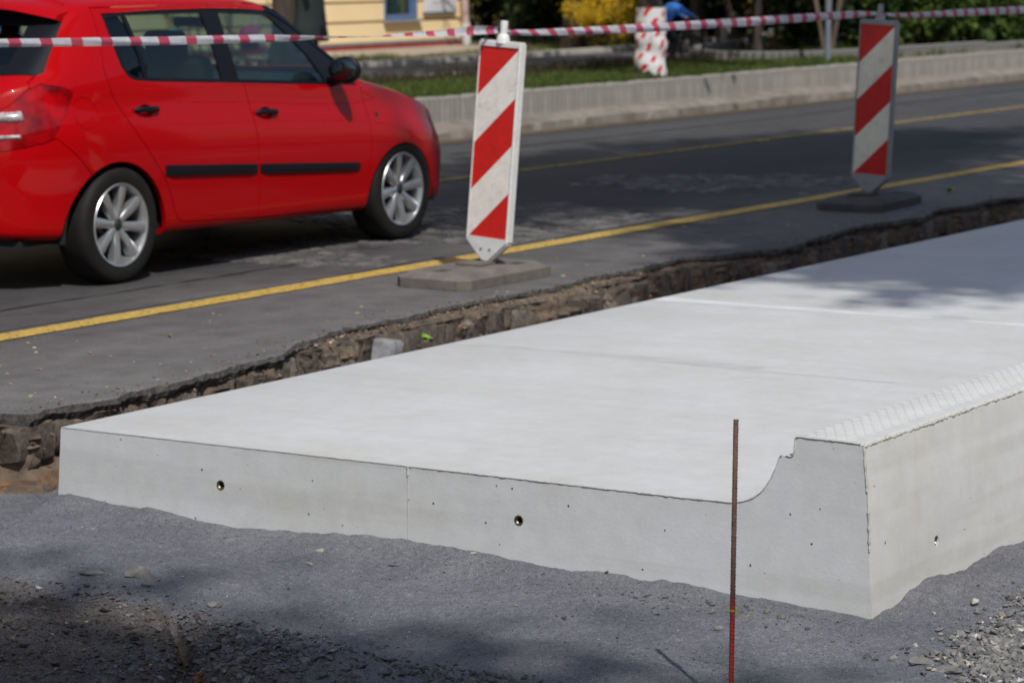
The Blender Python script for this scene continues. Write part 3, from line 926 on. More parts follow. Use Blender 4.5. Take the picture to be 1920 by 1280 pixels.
# =================================================================== REBAR STAKE
root = empty('rebar_stake', (6.24, 3.22, -0.30), label='thin ribbed steel rod standing upright in the gravel before the slab, lower half sprayed red', cat='rebar')
A = Vector((0, 0, 0)); B = Vector((0.094, 0.042, 0.763))
zs = (-0.012 + 0.30)   # paint line height above the root
def rod(name, t0, t1, mat):
    n = int((t1 - t0) / 0.0022)
    V, F = [], []
    ax = (B - A); L = ax.length; ax.normalize()
    u = ax.cross(Vector((0, 1, 0))).normalized(); v_ = ax.cross(u)
    seg = 14
    for i in range(n + 1):
        s = t0 + (t1 - t0) * i / n
        c = A + ax * s
        for k in range(seg):
            th = 2 * math.pi * k / seg
            ph = (s / 0.0095 + (th / math.pi) * 0.8) % 1.0
            rib = 0.0011 if ph < 0.30 else 0.0
            if k in (0, seg // 2): rib = 0.0009
            rr_ = 0.0063 + rib
            V.append(tuple(c + (u * math.cos(th) + v_ * math.sin(th)) * rr_))
    for i in range(n):
        for k in range(seg):
            k2 = (k + 1) % seg
            F.append((i * seg + k, i * seg + k2, (i + 1) * seg + k2, (i + 1) * seg + k))
    F.append(tuple(range(seg))[::-1]); F.append(tuple(n * seg + k for k in range(seg)))
    return mk(name, V, F, mat, root, 30)
rod('bare_rod', 0.322, (B - A).length, M_rust)
rod('painted_rod', -0.05, 0.322, M_redspray)
wp = A + (B - A).normalized() * 0.283
coil = []
for i in range(22):
    a = 2 * math.pi * i / 11
    coil.append(wp + Vector((0.0088 * math.cos(a), 0.0088 * math.sin(a), 0.0011 * math.sin(a * .7) + 0.0003 * i)))
rt = Vector((0.527, -0.85, 0)); bk = Vector((0.85, 0.527, 0))
tail = [coil[-1]] + [wp + rt * a + bk * b + Vector((0, 0, c)) for a, b, c in ((0.012, -0.004, -0.003), (0.022, -0.003, -0.011), (0.030, 0, -0.016), (0.038, 0, -0.015), (0.047, 0, -0.008), (0.054, 0, 0.003))]
tube('tied_wire', coil + tail, 0.0011, M_wire, root, 6)

# =================================================================== STREET BEACONS (striped delineator boards)
def prism_xz(poly, y0, y1):
    """polygon in (x,z) pushed through y"""
    n = len(poly)
    V = [(a, y0, b) for a, b in poly] + [(a, y1, b) for a, b in poly]
    F = [tuple(range(n))[::-1], tuple(range(n, 2 * n))]
    for i in range(n): F.append((i, (i + 1) % n, n + (i + 1) % n, n + i))
    bm = bmesh.new()
    vs = [bm.verts.new(v) for v in V]
    for f in F: bm.faces.new([vs[i] for i in f])
    bmesh.ops.recalc_face_normals(bm, faces=bm.faces[:])
    return bm

def clip_poly(poly, a, b, c):
    """keep a*x+b*z<=c"""
    out = []
    for i in range(len(poly)):
        p, q = poly[i], poly[(i + 1) % len(poly)]
        dp, dq = a * p[0] + b * p[1] - c, a * q[0] + b * q[1] - c
        if dp <= 0: out.append(p)
        if dp * dq < 0:
            t = dp / (dp - dq)
            out.append((p[0] + (q[0] - p[0]) * t, p[1] + (q[1] - p[1]) * t))
    return out

def beacon(loc, rotz, lean, tilt, mats, label, depth=0.050, base_rot=0.0, off=(0, 0)):
    """board in local x (width) z (height), front towards -y"""
    plast, rub, dark, film = mats
    root = empty('striped_beacon', loc, (0, 0, base_rot), label, 'traffic beacon', 'striped beacons along the road edge')
    board = bpy.data.objects.new('board', None)
    # frame shell
    W, H0, H1, T = 0.138, 0.188, 1.185, depth / 2
    tipz = 0.085
    outer = [(-W, H1), (-W, H0), (-0.022, tipz), (0.022, tipz), (W, H0), (W, H1)]
    bm = prism_xz(outer, -T, T)
    bmesh.ops.bevel(bm, geom=bm.edges[:], offset=0.009, segments=2, affect='EDGES')
    me = bpy.data.meshes.new('board'); bm.to_mesh(me); bm.free()
    pan = [(-W + 0.013, H1 - 0.030), (-W + 0.013, H0 + 0.020), (W - 0.013, H0 + 0.020), (W - 0.013, H1 - 0.030)]
    cb = prism_xz(pan, -T - 0.02, -T + 0.007)
    cm = bpy.data.meshes.new('c'); cb.to_mesh(cm); cb.free()
    me = cut(me, cm)
    me.materials.clear(); me.materials.append(plast)
    sharp(me, 40)
    rot = Matrix.Translation((off[0], off[1], 0)) @ Matrix.Rotation(rotz - base_rot, 4, 'Z') @ Matrix.Translation((0, 0, tipz)) @ Matrix.Rotation(lean, 4, 'Y') @ Matrix.Rotation(tilt, 4, 'X') @ Matrix.Translation((0, 0, -tipz))
    def add(name, m_, par=root):
        o = link(name, m_, par)
        return o
    def xf(me_):
        me_.transform(rot); return me_
    add('board', xf(me))
    # stripes: individual foils laid edge to edge
    y0, y1 = -T + 0.0058, -T + 0.0069
    zt, zb = H1 - 0.031, H0 + 0.021
    full = [(-W + 0.014, zt), (-W + 0.014, zb), (W - 0.014, zb), (W - 0.014, zt)]
    per = (zt - zb) / 2.0
    slope = 1.0
    hw = W - 0.014
    # five bands: red white red white red, running up to the right
    cuts = [zt - 0.21 - hw * 0 , ]
    width = 2 * hw
    rise = 0.24
    zc = [zt - rise * 0.5 - 0.0, ]
    levels = [zt + 0.5 * rise - rise, ]
    b0 = zt - rise / 2 - 0.005
    step = (zt - zb - rise) / 3.0
    bounds = [99] + [b0 - step * i for i in range(4)] + [-99]
    for i in range(5):
        hi_, lo_ = bounds[i], bounds[i + 1]
        k = rise / width
        p = clip_poly(full, -k, 1, hi_) if hi_ < 50 else full
        p = clip_poly(p, k, -1, -lo_) if lo_ > -50 else p
        if len(p) < 3: continue
        bm = prism_xz(p, y0 - (0.0003 if i % 2 else 0), y1)
        m_ = bpy.data.meshes.new('stripe'); bm.to_mesh(m_); bm.free()
        m_.materials.append(M_sheetr if i % 2 == 0 else film)
        o = add('red_stripe' if i % 2 == 0 else 'white_stripe', xf(m_))
    # screws on the pointed foot
    for sx in (-0.028, 0.028):
        bm = bmesh.new()
        bmesh.ops.create_cone(bm, segments=10, radius1=0.009, radius2=0.006, depth=0.006, cap_ends=True, matrix=Matrix.Translation((sx, -T - 0.001, 0.150)) @ Matrix.Rotation(R(90), 4, 'X'))
        m_ = bpy.data.meshes.new('screw'); bm.to_mesh(m_); bm.free(); m_.materials.append(M_zinc); add('screw', xf(m_))
    # top spigot with collar
    v, f = lathe_data([(0, H1 + 0.10), (0.017, H1 + 0.098), (0.0185, H1 + 0.092), (0.0185, H1 + 0.035), (0.026, H1 + 0.030), (0.032, H1 + 0.012), (0.034, H1 - 0.004), (0.036, H1 - 0.012)], 20)
    m_ = bpy.data.meshes.new('spigot'); m_.from_pydata([(a, b_, c) for a, b_, c in v], [], [q[::-1] for q in f]); m_.materials.append(plast); sharp(m_, 40)
    add('spigot', xf(m_))
    v, f = tube_data([(off[0], off[1], 0.0), (off[0], off[1], 0.10)], 0.021, 12)
    m_ = bpy.data.meshes.new('foot_pin'); m_.from_pydata(v, [], f); m_.materials.append(plast); add('foot_pin', m_)
    # rubber foot plate
    bm = bmesh.new()
    L, Wd, H = 0.42, 0.215, 0.075
    c_ = 0.05
    lo = [(-L, -Wd + c_), (-L + c_, -Wd), (L - c_, -Wd), (L, -Wd + c_), (L, Wd - c_), (L - c_, Wd), (-L + c_, Wd), (-L, Wd - c_)]
    rings = [[(x, y, 0.002) for x, y in lo], [(x, y, 0.048) for x, y in lo], [(x * .86, y * .78, 0.076) for x, y in lo]]
    vs = [[bm.verts.new(p) for p in rg] for rg in rings]
    for a, b_ in zip(vs[:-1], vs[1:]):
        for i in range(8): bm.faces.new((a[i], a[(i + 1) % 8], b_[(i + 1) % 8], b_[i]))
    bm.faces.new(vs[-1]); bm.faces.new(vs[0][::-1])
    m_ = bpy.data.meshes.new('base_plate'); bm.to_mesh(m_); bm.free()
    cb = bmesh.new()
    for px, py in ((-0.27, 0.02), (0.20, -0.115), (0.27, 0.10)):
        bm_box(cb, (px, py, 0.085), (0.10, 0.075, 0.04))
    cm = bpy.data.meshes.new('c'); cb.to_mesh(cm); cb.free()
    m_ = cut(m_, cm); m_.materials.clear(); m_.materials.append(rub); sharp(m_, 30)
    bo = add('base_plate', m_)
    for px, py in ((-0.27, 0.02), (0.20, -0.115), (0.27, 0.10)):
        box('grip_recess_shade', (px, py, 0.0705), (0.096, 0.071, 0.003), dark, bo)  # dark inlay, the recess shade is put into its colour
    box('clamp_plate', (-0.05 + off[0], 0.02, 0.083), (0.17, 0.15, 0.013), rub, root, bevel=0.003)
    return root
beacon((11.84, 7.56, 0.0), R(-98), R(2.8), R(-3), (M_wplast, M_rubberfoot, M_recess_shade, M_sheetw), 'white framed beacon with red stripes beside the red car front wheel', base_rot=R(0), off=(0.10, -0.01))
M_sheetw2 = M_sheetw
beacon((16.58, 7.60, 0.0), R(-97), R(2.2), R(-1), (M_gplast, pmat('grey_rubber', (0.07, 0.065, 0.06), 0.9, var=0.25, vscale=10), M_recess_shade, grimy('cream_reflective_film', (0.90, 0.86, 0.68), (0.40, 0.37, 0.28), 0.55, 0.35, 8)), 'grey framed beacon with red stripes, farther along the trench edge', base_rot=R(4))

# =================================================================== BARRIER TAPE
def tape_mat():
    m, n, b = new_mat('barrier_tape')
    nb = NB(n)
    at = nb('ShaderNodeAttribute', attribute_name='run')
    fr = nb('ShaderNodeMath', operation='FRACT'); nb.l(at.outputs['Fac'], fr.inputs[0])
    r = ramp(nb, fr.outputs[0], [(0.36, (0.66, 0.10, 0.17)), (0.41, (0.76, 0.77, 0.82))])
    gp = nb('ShaderNodeNewGeometry')
    nz = nb('ShaderNodeTexNoise', i_Scale=30.0, i_Detail=3.0); nb.l(gp.outputs['Position'], nz.inputs['Vector'])
    rf = ramp(nb, nz.outputs[0], [(0.3, G(0.85)), (0.7, G(1.0))])
    mx = nb('ShaderNodeMix', data_type='RGBA', blend_type='MULTIPLY'); mx.inputs[0].default_value = 1
    nb.l(r.outputs[0], mx.inputs[6]); nb.l(rf.outputs[0], mx.inputs[7])
    nb.l(mx.outputs[2], b.inputs['Base Color'])
    b.inputs['Roughness'].default_value = 0.3
    tr = nb('ShaderNodeBsdfTranslucent'); nb.l(mx.outputs[2], tr.inputs[0])
    tp = nb('ShaderNodeBsdfTransparent'); nb.l(mx.outputs[2], tp.inputs[0])
    m1 = nb('ShaderNodeMixShader'); m1.inputs[0].default_value = 0.30
    nb.l(b.outputs[0], m1.inputs[1]); nb.l(tr.outputs[0], m1.inputs[2])
    m2 = nb('ShaderNodeMixShader'); m2.inputs[0].default_value = 0.10
    nb.l(m1.outputs[0], m2.inputs[1]); nb.l(tp.outputs[0], m2.inputs[2])
    nb.l(m2.outputs[0], n.nodes['Material Output'].inputs[0])
    return m
M_tape = tape_mat()
def tape(keys, label, per=0.185, phase=0.0):
    """keys: x,y,z,width,roll(deg from vertical)"""
    K = np.array(keys, float)
    s = np.concatenate([[0], np.cumsum(np.linalg.norm(np.diff(K[:, :3], axis=0), axis=1))])
    S = np.arange(0, s[-1], 0.02)
    I = [np.interp(S, s, K[:, j]) for j in range(5)]
    V, F, T = [], [], []
    nc = 7
    for i in range(len(S)):
        w_, ro = I[3][i], R(I[4][i])
        for j in range(nc):
            u = j / (nc - 1) - 0.5
            cup = 0.18 * (1 - (2 * u) ** 2) + 0.05 * math.sin(S[i] * 9 + u * 7)
            a, b_ = u * w_, cup * w_
            V.append((I[0][i], I[1][i] - a * math.sin(ro) - b_ * math.cos(ro), I[2][i] + a * math.cos(ro) - b_ * math.sin(ro)))
            T.append(S[i] / per + phase + u * w_ / per * 0.22 + u * 0.35 * math.exp(-S[i] / 1.3))
    for i in range(len(S) - 1):
        for j in range(nc - 1): F.append((i * nc + j, i * nc + nc + j, i * nc + nc + j + 1, i * nc + j + 1))
    o = mk('barrier_tape', V, F, M_tape, smooth=80)
    set_attr(o.data, 'run', T)
    o['kind'] = 'thing'
    tag(o, label, 'barrier tape', 'red and white barrier tape strung between the beacons')
    return o
tape([(5.5, 7.55, 1.30, .033, 0), (8.39, 7.55, 1.274, .033, 10), (9.4, 7.55, 1.254, .036, 0), (10.1, 7.55, 1.245, .034, 0), (10.35, 7.55, 1.240, .030, 35), (10.62, 7.55, 1.237, .020, 70), (10.9, 7.55, 1.233, .016, 85),
      (11.2, 7.55, 1.231, .024, 125), (11.55, 7.55, 1.231, .034, 150), (11.83, 7.56, 1.237, .044, 175), (12.0, 7.56, 1.235, .040, 180), (12.06, 7.56, 1.232, .03, 180)],
     'red and white plastic tape passing in front of the red car windows', phase=0.1)
tape([(12.07, 7.56, 1.226, .022, 20), (12.2, 7.57, 1.216, .028, 10), (12.45, 7.57, 1.209, .034, 0), (13.5, 7.58, 1.205, .046, 0), (14.8, 7.58, 1.211, .050, 0), (16.2, 7.59, 1.224, .046, 0), (16.55, 7.59, 1.222, .03, 0), (16.66, 7.60, 1.222, .02, 0)],
     'red and white tape hanging between the two striped beacons', phase=0.35)
tape([(16.66, 7.60, 1.214, .022, 0), (16.9, 7.60, 1.206, .030, 30), (17.3, 7.6, 1.200, .036, 10), (18.0, 7.6, 1.201, .046, 0), (19.1, 7.6, 1.198, .052, 0), (21.5, 7.6, 1.20, .05, 0)],
     'red and white tape running off to the right of the grey framed beacon', phase=0.6)

# =================================================================== FAR SIDE: kerb wall, verge, path, forecourt
Z1 = 0.33
M_lawn = pmat('bare_earth_lawn', (0.17, 0.125, 0.085), 0.95, col2=(0.065, 0.075, 0.025), vscale=1.3, bump=0.5, bscale=20)
V = [(-80, 13.62, Z1), (34.1, 13.62, Z1), (34.1, 13.9, Z1), (300, 13.9, Z1), (300, 300, Z1), (-80, 300, Z1)]
tag(mk('lawn', V, [(0, 1, 2, 3, 4, 5)], M_lawn), kind='structure')
M_wallc = pmat('weathered_concrete', (0.30, 0.285, 0.25), 0.9, col2=(0.215, 0.205, 0.18), vscale=3.5, bump=0.3, bscale=40)
M_wallw = pmat('pale_weathered_concrete', (0.36, 0.345, 0.31), 0.9, col2=(0.24, 0.225, 0.195), vscale=4, bump=0.3, bscale=40)
def palisade_mesh(wd, dep, h):
    bm = bmesh.new()
    n = 6
    ring = [(-wd / 2, dep / 2)] + [(-wd / 2 * math.cos(math.pi * i / n), -dep / 2 - wd * 0.22 * math.sin(math.pi * i / n)) for i in range(n + 1)] + [(wd / 2, dep / 2)]
    lo = [bm.verts.new((a, b_, 0)) for a, b_ in ring]
    hi = [bm.verts.new((a, b_, h - 0.012)) for a, b_ in ring]
    tp = [bm.verts.new((a * 0.82, b_ * 0.85, h)) for a, b_ in ring]
    m = len(ring)
    for i in range(m):
        j = (i + 1) % m
        bm.faces.new((lo[i], lo[j], hi[j], hi[i])); bm.faces.new((hi[i], hi[j], tp[j], tp[i]))
    bm.faces.new(tp)
    bmesh.ops.recalc_face_normals(bm, faces=bm.faces[:])
    me = bpy.data.meshes.new('palisade'); bm.to_mesh(me); bm.free()
    return me
wroot = empty('palisade_kerb_wall', (25, 13.5, 0), label='low ribbed concrete kerb wall holding the grass verge across the road', cat='retaining wall')
wroot['kind'] = 'thing'
pms = [palisade_mesh(0.078, 0.10, 0.35), palisade_mesh(0.078, 0.10, 0.35)]
pms[0].materials.append(M_wallc); pms[1].materials.append(M_wallw)
x = 14.0 - 25; i = 0
while x < 34.1 - 25:
    o = link('palisade', pms[1 if rnd.random() < 0.4 else 0], wroot, (x, 0.06 + rnd.gauss(0, .003), rnd.gauss(0, .004)), (rnd.gauss(0, .01), 0, rnd.gauss(0, .02)))
    x += 0.082; i += 1
# footing with a broken, sloped top
fx = np.concatenate([[-25 - 60, -15], np.arange(-11, 15, 0.06), [20, 40, 100]])
rows = [(-0.24 + 0 * fx, 0 * fx - 0.01), (-0.235 + 0.015 * fbm(fx, fx * 0, 2, 3, 3), 0.075 + 0.03 * fbm(fx, fx * 0, 1.1, 4, 5)), (-0.13 + 0.05 * fbm(fx, fx * 0, 1.3, 4, 6), 0.105 + 0.04 * fbm(fx, fx * 0 + 2, 1.6, 5, 8)), (0.04 + 0 * fx, 0.135 + 0.03 * fbm(fx, fx * 0 + 4, 1.4, 4, 9)), (0.45 + 0 * fx, 0.13 + 0 * fx)]
V = np.stack([np.stack([fx, a, b_], -1) for a, b_ in rows], 1).reshape(-1, 3); k = len(rows)
ii = np.arange(len(fx) - 1)[:, None] * k + np.arange(k - 1)[None, :]
F = np.stack([ii, ii + k, ii + k + 1, ii + 1], -1).reshape(-1, 4)
mk('footing', V, F, pmat('broken_mortar', (0.27, 0.24, 0.20), 0.95, col2=(0.15, 0.125, 0.10), vscale=5, bump=0.8, bscale=30), wroot, 60)
M_litter = pmat('leaf_litter', (0.13, 0.085, 0.045), 0.95, col2=(0.05, 0.04, 0.03), vscale=12, bump=0.8, bscale=40)
strip('gutter_litter', [(-20, 13.14), (80, 13.14)], 0.22, 0.005, M_litter, kind='stuff', amp=0.05)

# curved low palisade round the raised bed
w2 = empty('low_bed_edging', (30, 14.5, Z1), label='low curved ribbed concrete edging round the shrub bed behind the grass', cat='garden edging')
w2['kind'] = 'thing'
pm2 = palisade_mesh(0.095, 0.09, 0.15); pm2.materials.append(pmat('grey_edging', (0.17, 0.165, 0.155), 0.9, var=0.2, vscale=6))
path2 = [(33.2, 17.0), (31.0, 16.5), (29.7, 15.9), (29.15, 15.3), (29.2, 14.75), (29.7, 14.4), (30.8, 14.2), (33.5, 14.05), (44, 13.85)]
s_acc = 0.0
P2 = [Vector((a, b_, 0)) for a, b_ in path2]
L2 = 0
for a, b_ in zip(P2[:-1], P2[1:]):
    d = b_ - a; L = d.length; t = s_acc
    while t < L:
        p = a + d * (t / L)
        link('palisade', pm2, w2, (p.x - 30, p.y - 14.5, -0.03 if p.x < 34 else -0.06), (0, 0, math.atan2(d.y, d.x) + rnd.gauss(0, .03)))
        t += 0.10
    s_acc = t - L
# sheets beyond the wall
def sheet(name, poly, z, mat, kind='structure'):
    return tag(mk(name, [(a, b_, z) for a, b_ in poly], [tuple(range(len(poly)))], mat), kind=kind)
sheet('path', [(-60, 15.95), (27.5, 16.1), (30.2, 16.3), (36, 17.9), (36, 18.6), (31, 17.75), (26, 17.75), (-60, 17.8)], Z1 + 0.004, M_path)
M_pave = pmat('dusty_forecourt', (0.34, 0.285, 0.22), 0.95, var=0.18, vscale=0.9)
sheet('forecourt', [(-60, 17.95), (25.2, 17.95), (26.6, 18.6), (29.5, 19.4), (33, 19.9), (33, 20.8), (-60, 20.8)], Z1 + 0.004, M_pave)
def kerbline(name, pts, wd, h, mat):
    V, F = [], []
    for i, (a, b_) in enumerate(pts):
        p0 = pts[max(0, i - 1)]; p1 = pts[min(len(pts) - 1, i + 1)]
        d = Vector((p1[0] - p0[0], p1[1] - p0[1], 0)).normalized(); nn = Vector((-d.y, d.x, 0)) * wd / 2
        c = Vector((a, b_, 0))
        V += [tuple(c - nn + Vector((0, 0, Z1))), tuple(c - nn + Vector((0, 0, Z1 + h))), tuple(c + nn + Vector((0, 0, Z1 + h))), tuple(c + nn + Vector((0, 0, Z1)))]
    for i in range(len(pts) - 1):
        for j in range(3): F.append((i * 4 + j, i * 4 + 4 + j, i * 4 + 5 + j, i * 4 + j + 1))
    return tag(mk(name, V, F, mat), kind='structure')
M_kerb = pmat('light_kerbstone', (0.42, 0.39, 0.34), 0.9, var=0.12, vscale=3)
kerbline('kerb', [(-60, 15.86), (20, 15.86), (27.4, 15.98)], 0.12, 0.03, M_kerb)
kerbline('kerb', [(25.1, 17.84), (26.5, 17.80), (31, 17.80), (36, 18.66), (45, 21)], 0.16, 0.06, M_kerb)
kerbline('kerb', [(25.1, 17.84), (24.3, 18.1), (22, 18.2), (-60, 18.2)], 0.16, 0.02, M_kerb)

# grass
def blades(name, n, region, h, stops, seed, tuft=1.0, lab=None):
    g = np.random.default_rng(seed)
    x0, x1, y0, y1 = region
    x = g.uniform(x0, x1, n); y = g.uniform(y0, y1, n)
    keep = fbm(x, y, 0.8, 4, seed) + 0.30 * tuft > g.uniform(-0.25, 0.25, n)
    x, y = x[keep], y[keep]; n = len(x)
    hh = h * g.uniform(0.4, 1.2, n) * (1 + 0.5 * fbm(x, y, 2.5, 3, seed + 2)); a = g.uniform(0, 6.28, n); w_ = g.uniform(0.006, 0.012, n)
    lx, ly = g.normal(0, .03, n), g.normal(0, .03, n)
    V = np.zeros((n, 3, 3))
    V[:, 0] = np.stack([x - np.cos(a) * w_, y - np.sin(a) * w_, np.full(n, Z1)], -1)
    V[:, 1] = np.stack([x + np.cos(a) * w_, y + np.sin(a) * w_, np.full(n, Z1)], -1)
    V[:, 2] = np.stack([x + lx, y + ly, Z1 + hh], -1)
    F = np.arange(n * 3).reshape(-1, 3)
    m = tone_mat(name + '_green', stops, 0.7, bump=0, trans=0.3, mott=0.3)
    me = big_mesh(name, V.reshape(-1, 3), F, m, {'tone': np.repeat(g.uniform(0, 1, n), 3)})
    return tag(link(name, me), kind='stuff')
GS = [(0, (0.040, 0.065, 0.012)), (0.6, (0.085, 0.125, 0.022)), (1, (0.17, 0.19, 0.05))]
blades('verge_grass', 70000, (18, 30.5, 13.64, 14.95), 0.065, GS, 3, 1.5)
blades('bed_weeds', 9000, (18, 28.6, 14.9, 15.7), 0.13, [(0, (0.03, 0.04, 0.012)), (0.6, (0.06, 0.05, 0.025)), (1, (0.10, 0.07, 0.04))], 5, 0.2)
blades('lawn_grass', 9000, (25.6, 38, 17.95, 19.4), 0.07, GS, 8, -0.1)
blades('verge_grass', 8000, (30, 37, 13.9, 15.5), 0.08, GS, 9, -0.3)
blades('lawn_grass', 9000, (31, 44, 16.0, 21.0), 0.07, GS, 12, -0.2)

# =================================================================== FOLIAGE
def leaf_cloud(n, c, rad, size, seed, clump=0.35, hollow=0.35, flat=0.0):
    g = np.random.default_rng(seed)
    nc = max(6, int(n / 60))
    d = g.normal(0, 1, (nc, 3)); d /= np.linalg.norm(d, axis=1)[:, None]
    rr = (hollow + (1 - hollow) * g.random(nc) ** 0.6)[:, None] * (0.85 + 0.3 * g.random((nc, 1)))
    cc = d * rr
    idx = g.integers(0, nc, n)
    p = cc[idx] + g.normal(0, clump * 0.33, (n, 3))
    P = np.array(c) + p * np.array(rad)
    a = g.normal(0, 1, (n, 3)); a /= np.linalg.norm(a, axis=1)[:, None]
    b_ = np.cross(a, g.normal(0, 1, (n, 3))); b_ /= np.linalg.norm(b_, axis=1)[:, None]
    s = size * g.uniform(0.55, 1.25, n)[:, None]
    V = np.stack([P + a * s, P + b_ * s * 0.55, P - a * s, P - b_ * s * 0.55], 1)
    tone = np.clip(g.normal(0.5, 0.22, nc)[idx] + g.normal(0, 0.13, n), 0, 1)
    return V.reshape(-1, 3), np.arange(n * 4).reshape(-1, 4), np.repeat(tone, 4)

def leaf_obj(name, n, c, rad, size, mat, parent, seed, **k):
    V, F, T = leaf_cloud(n, c, rad, size, seed, **k)
    me = big_mesh(name, V, F, mat, {'tone': T})
    return link(name, me, parent)

L_dark = tone_mat('dark_foliage', [(0, (0.010, 0.018, 0.006)), (0.6, (0.025, 0.042, 0.011)), (1, (0.055, 0.075, 0.02))], 0.6, bump=0, trans=0.2)
L_green = tone_mat('spring_foliage', [(0, (0.030, 0.055, 0.010)), (0.6, (0.070, 0.115, 0.018)), (1, (0.13, 0.18, 0.035))], 0.6, bump=0, trans=0.3)
L_yellow = tone_mat('forsythia_blossom', [(0, (0.22, 0.13, 0.01)), (0.5, (0.62, 0.42, 0.02)), (1, (0.80, 0.60, 0.05))], 0.6, bump=0, trans=0.3)
L_bronze = tone_mat('bronze_foliage', [(0, (0.05, 0.035, 0.010)), (0.6, (0.16, 0.10, 0.03)), (1, (0.36, 0.22, 0.07))], 0.6, bump=0, trans=0.3)
M_bark = pmat('bark', (0.075, 0.058, 0.045), 0.95, col2=(0.030, 0.024, 0.020), vscale=9, bump=1.0, bscale=30, stretch=(1, 1, 0.25))
M_bark2 = pmat('pale_bark', (0.20, 0.155, 0.11), 0.95, col2=(0.09, 0.07, 0.05), vscale=9, bump=0.8, bscale=30, stretch=(1, 1, 0.25))

def limbs(seed, h, r0, spread, n=9, fork=None, lean=(0, 0)):
    r = random.Random(seed)
    parts = []
    pts, rad = [], []
    for i in range(9):
        t = i / 8
        pts.append((lean[0] * t + r.gauss(0, .015) * h * 0.1, lean[1] * t + r.gauss(0, .015) * h * 0.1, h * t - 0.06))
        rad.append(r0 * (1.35 if i == 0 else 1) * (1 - 0.55 * t))
    parts.append(tube_data(pts, rad, 10))
    for k in range(n):
        t0 = r.uniform(0.55, 1.0)
        b = Vector((lean[0] * t0, lean[1] * t0, h * t0)); a = r.uniform(0, 6.28)
        L = spread * r.uniform(0.6, 1.1)
        q = [b]
        d = Vector((math.cos(a), math.sin(a), r.uniform(0.25, 1.0))).normalized()
        for s in range(5):
            q.append(q[-1] + d * L / 5); d = (d + Vector((r.gauss(0, .2), r.gauss(0, .2), r.gauss(0.08, .15)))).normalized()
        parts.append(tube_data([tuple(v) for v in q], [r0 * 0.42 * (1 - 0.17 * s) for s in range(6)], 6))
        for s2 in range(3):
            m_ = q[r.randint(2, 5)]
            e = m_ + Vector((r.gauss(0, 1), r.gauss(0, 1), r.uniform(0, 1))).normalized() * L * 0.4
            parts.append(tube_data([tuple(m_), tuple((m_ + e) / 2 + Vector((0, 0, 0.05))), tuple(e)], [r0 * 0.14, r0 * 0.09, r0 * 0.03], 4))
    return join_data(parts)

def tree(loc, h, r0, spread, crown, nleaf, lsize, seed, label, mat=None, bark=None, group=None, lean=(0, 0)):
    root = empty('street_tree' if group and 'street' in group else 'tree', loc, label=label, cat='tree', group=group)
    v, f = limbs(seed, h, r0, spread, lean=lean)
    mk('trunk', v, f, bark or M_bark, root, 60)
    if nleaf:
        leaf_obj('crown', nleaf, (lean[0], lean[1], h + crown[2] * 0.55), crown, lsize, mat or L_green, root, seed)
    return root

def shrub(loc, rad, n, size, mat, seed, label, group=None, stems=5, bark=None, lift=0.0):
    root = empty('shrub', loc, label=label, cat='shrub', group=group)
    r = random.Random(seed)
    parts = []
    for k in range(stems):
        a = r.uniform(0, 6.28); e = Vector((math.cos(a) * rad[0] * .7, math.sin(a) * rad[1] * .7, rad[2] * 1.5 + lift))
        parts.append(tube_data([(0, 0, -0.03), tuple(e * 0.5 + Vector((r.gauss(0, .05), r.gauss(0, .05), .05))), tuple(e)], [0.022, 0.015, 0.006], 5))
    v, f = join_data(parts)
    mk('stems', v, f, bark or M_bark, root, 60)
    leaf_obj('foliage', n, (0, 0, rad[2] * 0.95 + lift), rad, size, mat, root, seed, hollow=0.2)
    return root

# tree with its trunk wrapped for the works
wt = empty('wrapped_tree', (24.86, 13.80, Z1 - .02), label='tree on the verge whose trunk is wrapped in white film with red marks', cat='tree')
v, f = limbs(31, 3.2, 0.135, 1.7)
mk('trunk', v, f, M_bark, wt, 60)
leaf_obj('crown', 9000, (0, 0, 4.6), (2.3, 2.3, 1.6), 0.075, L_green, wt, 31)
def wrap_mat():
    m, n, b = new_mat('marked_wrapping_film')
    nb = NB(n)
    gu = nb('ShaderNodeAttribute', attribute_name='wu'); gv = nb('ShaderNodeAttribute', attribute_name='wv')
    # slanted bars on a staggered grid
    def mm(op, a, c=None, d=None):
        x = nb('ShaderNodeMath', operation=op)
        for i, q in enumerate((a, c, d)):
            if q is None: continue
            if isinstance(q, (int, float)): x.inputs[i].default_value = q
            else: nb.l(q, x.inputs[i])
        return x.outputs[0]
    row = mm('FLOOR', gv.outputs['Fac'])
    fv = mm('SUBTRACT', mm('FRACT', gv.outputs['Fac']), 0.5)
    us = mm('ADD', gu.outputs['Fac'], mm('MULTIPLY', row, 0.37))
    fu = mm('SUBTRACT', mm('FRACT', us), 0.5)
    sk = mm('ADD', fu, mm('MULTIPLY', fv, -0.36))
    inside = mm('MULTIPLY', mm('LESS_THAN', mm('ABSOLUTE', sk), 0.155), mm('LESS_THAN', mm('ABSOLUTE', fv), 0.31))
    mx = nb('ShaderNodeMix', data_type='RGBA')
    nb.l(inside, mx.inputs[0]); mx.inputs[6].default_value = (0.66, 0.66, 0.65, 1); mx.inputs[7].default_value = (0.58, 0.02, 0.015, 1)
    nb.l(mx.outputs[2], b.inputs['Base Color'])
    b.inputs['Roughness'].default_value = 0.35
    return m
V, F, WU, WV = [], [], [], []
nz_, na = 30, 40
zz = np.linspace(-0.01, 0.73, nz_)
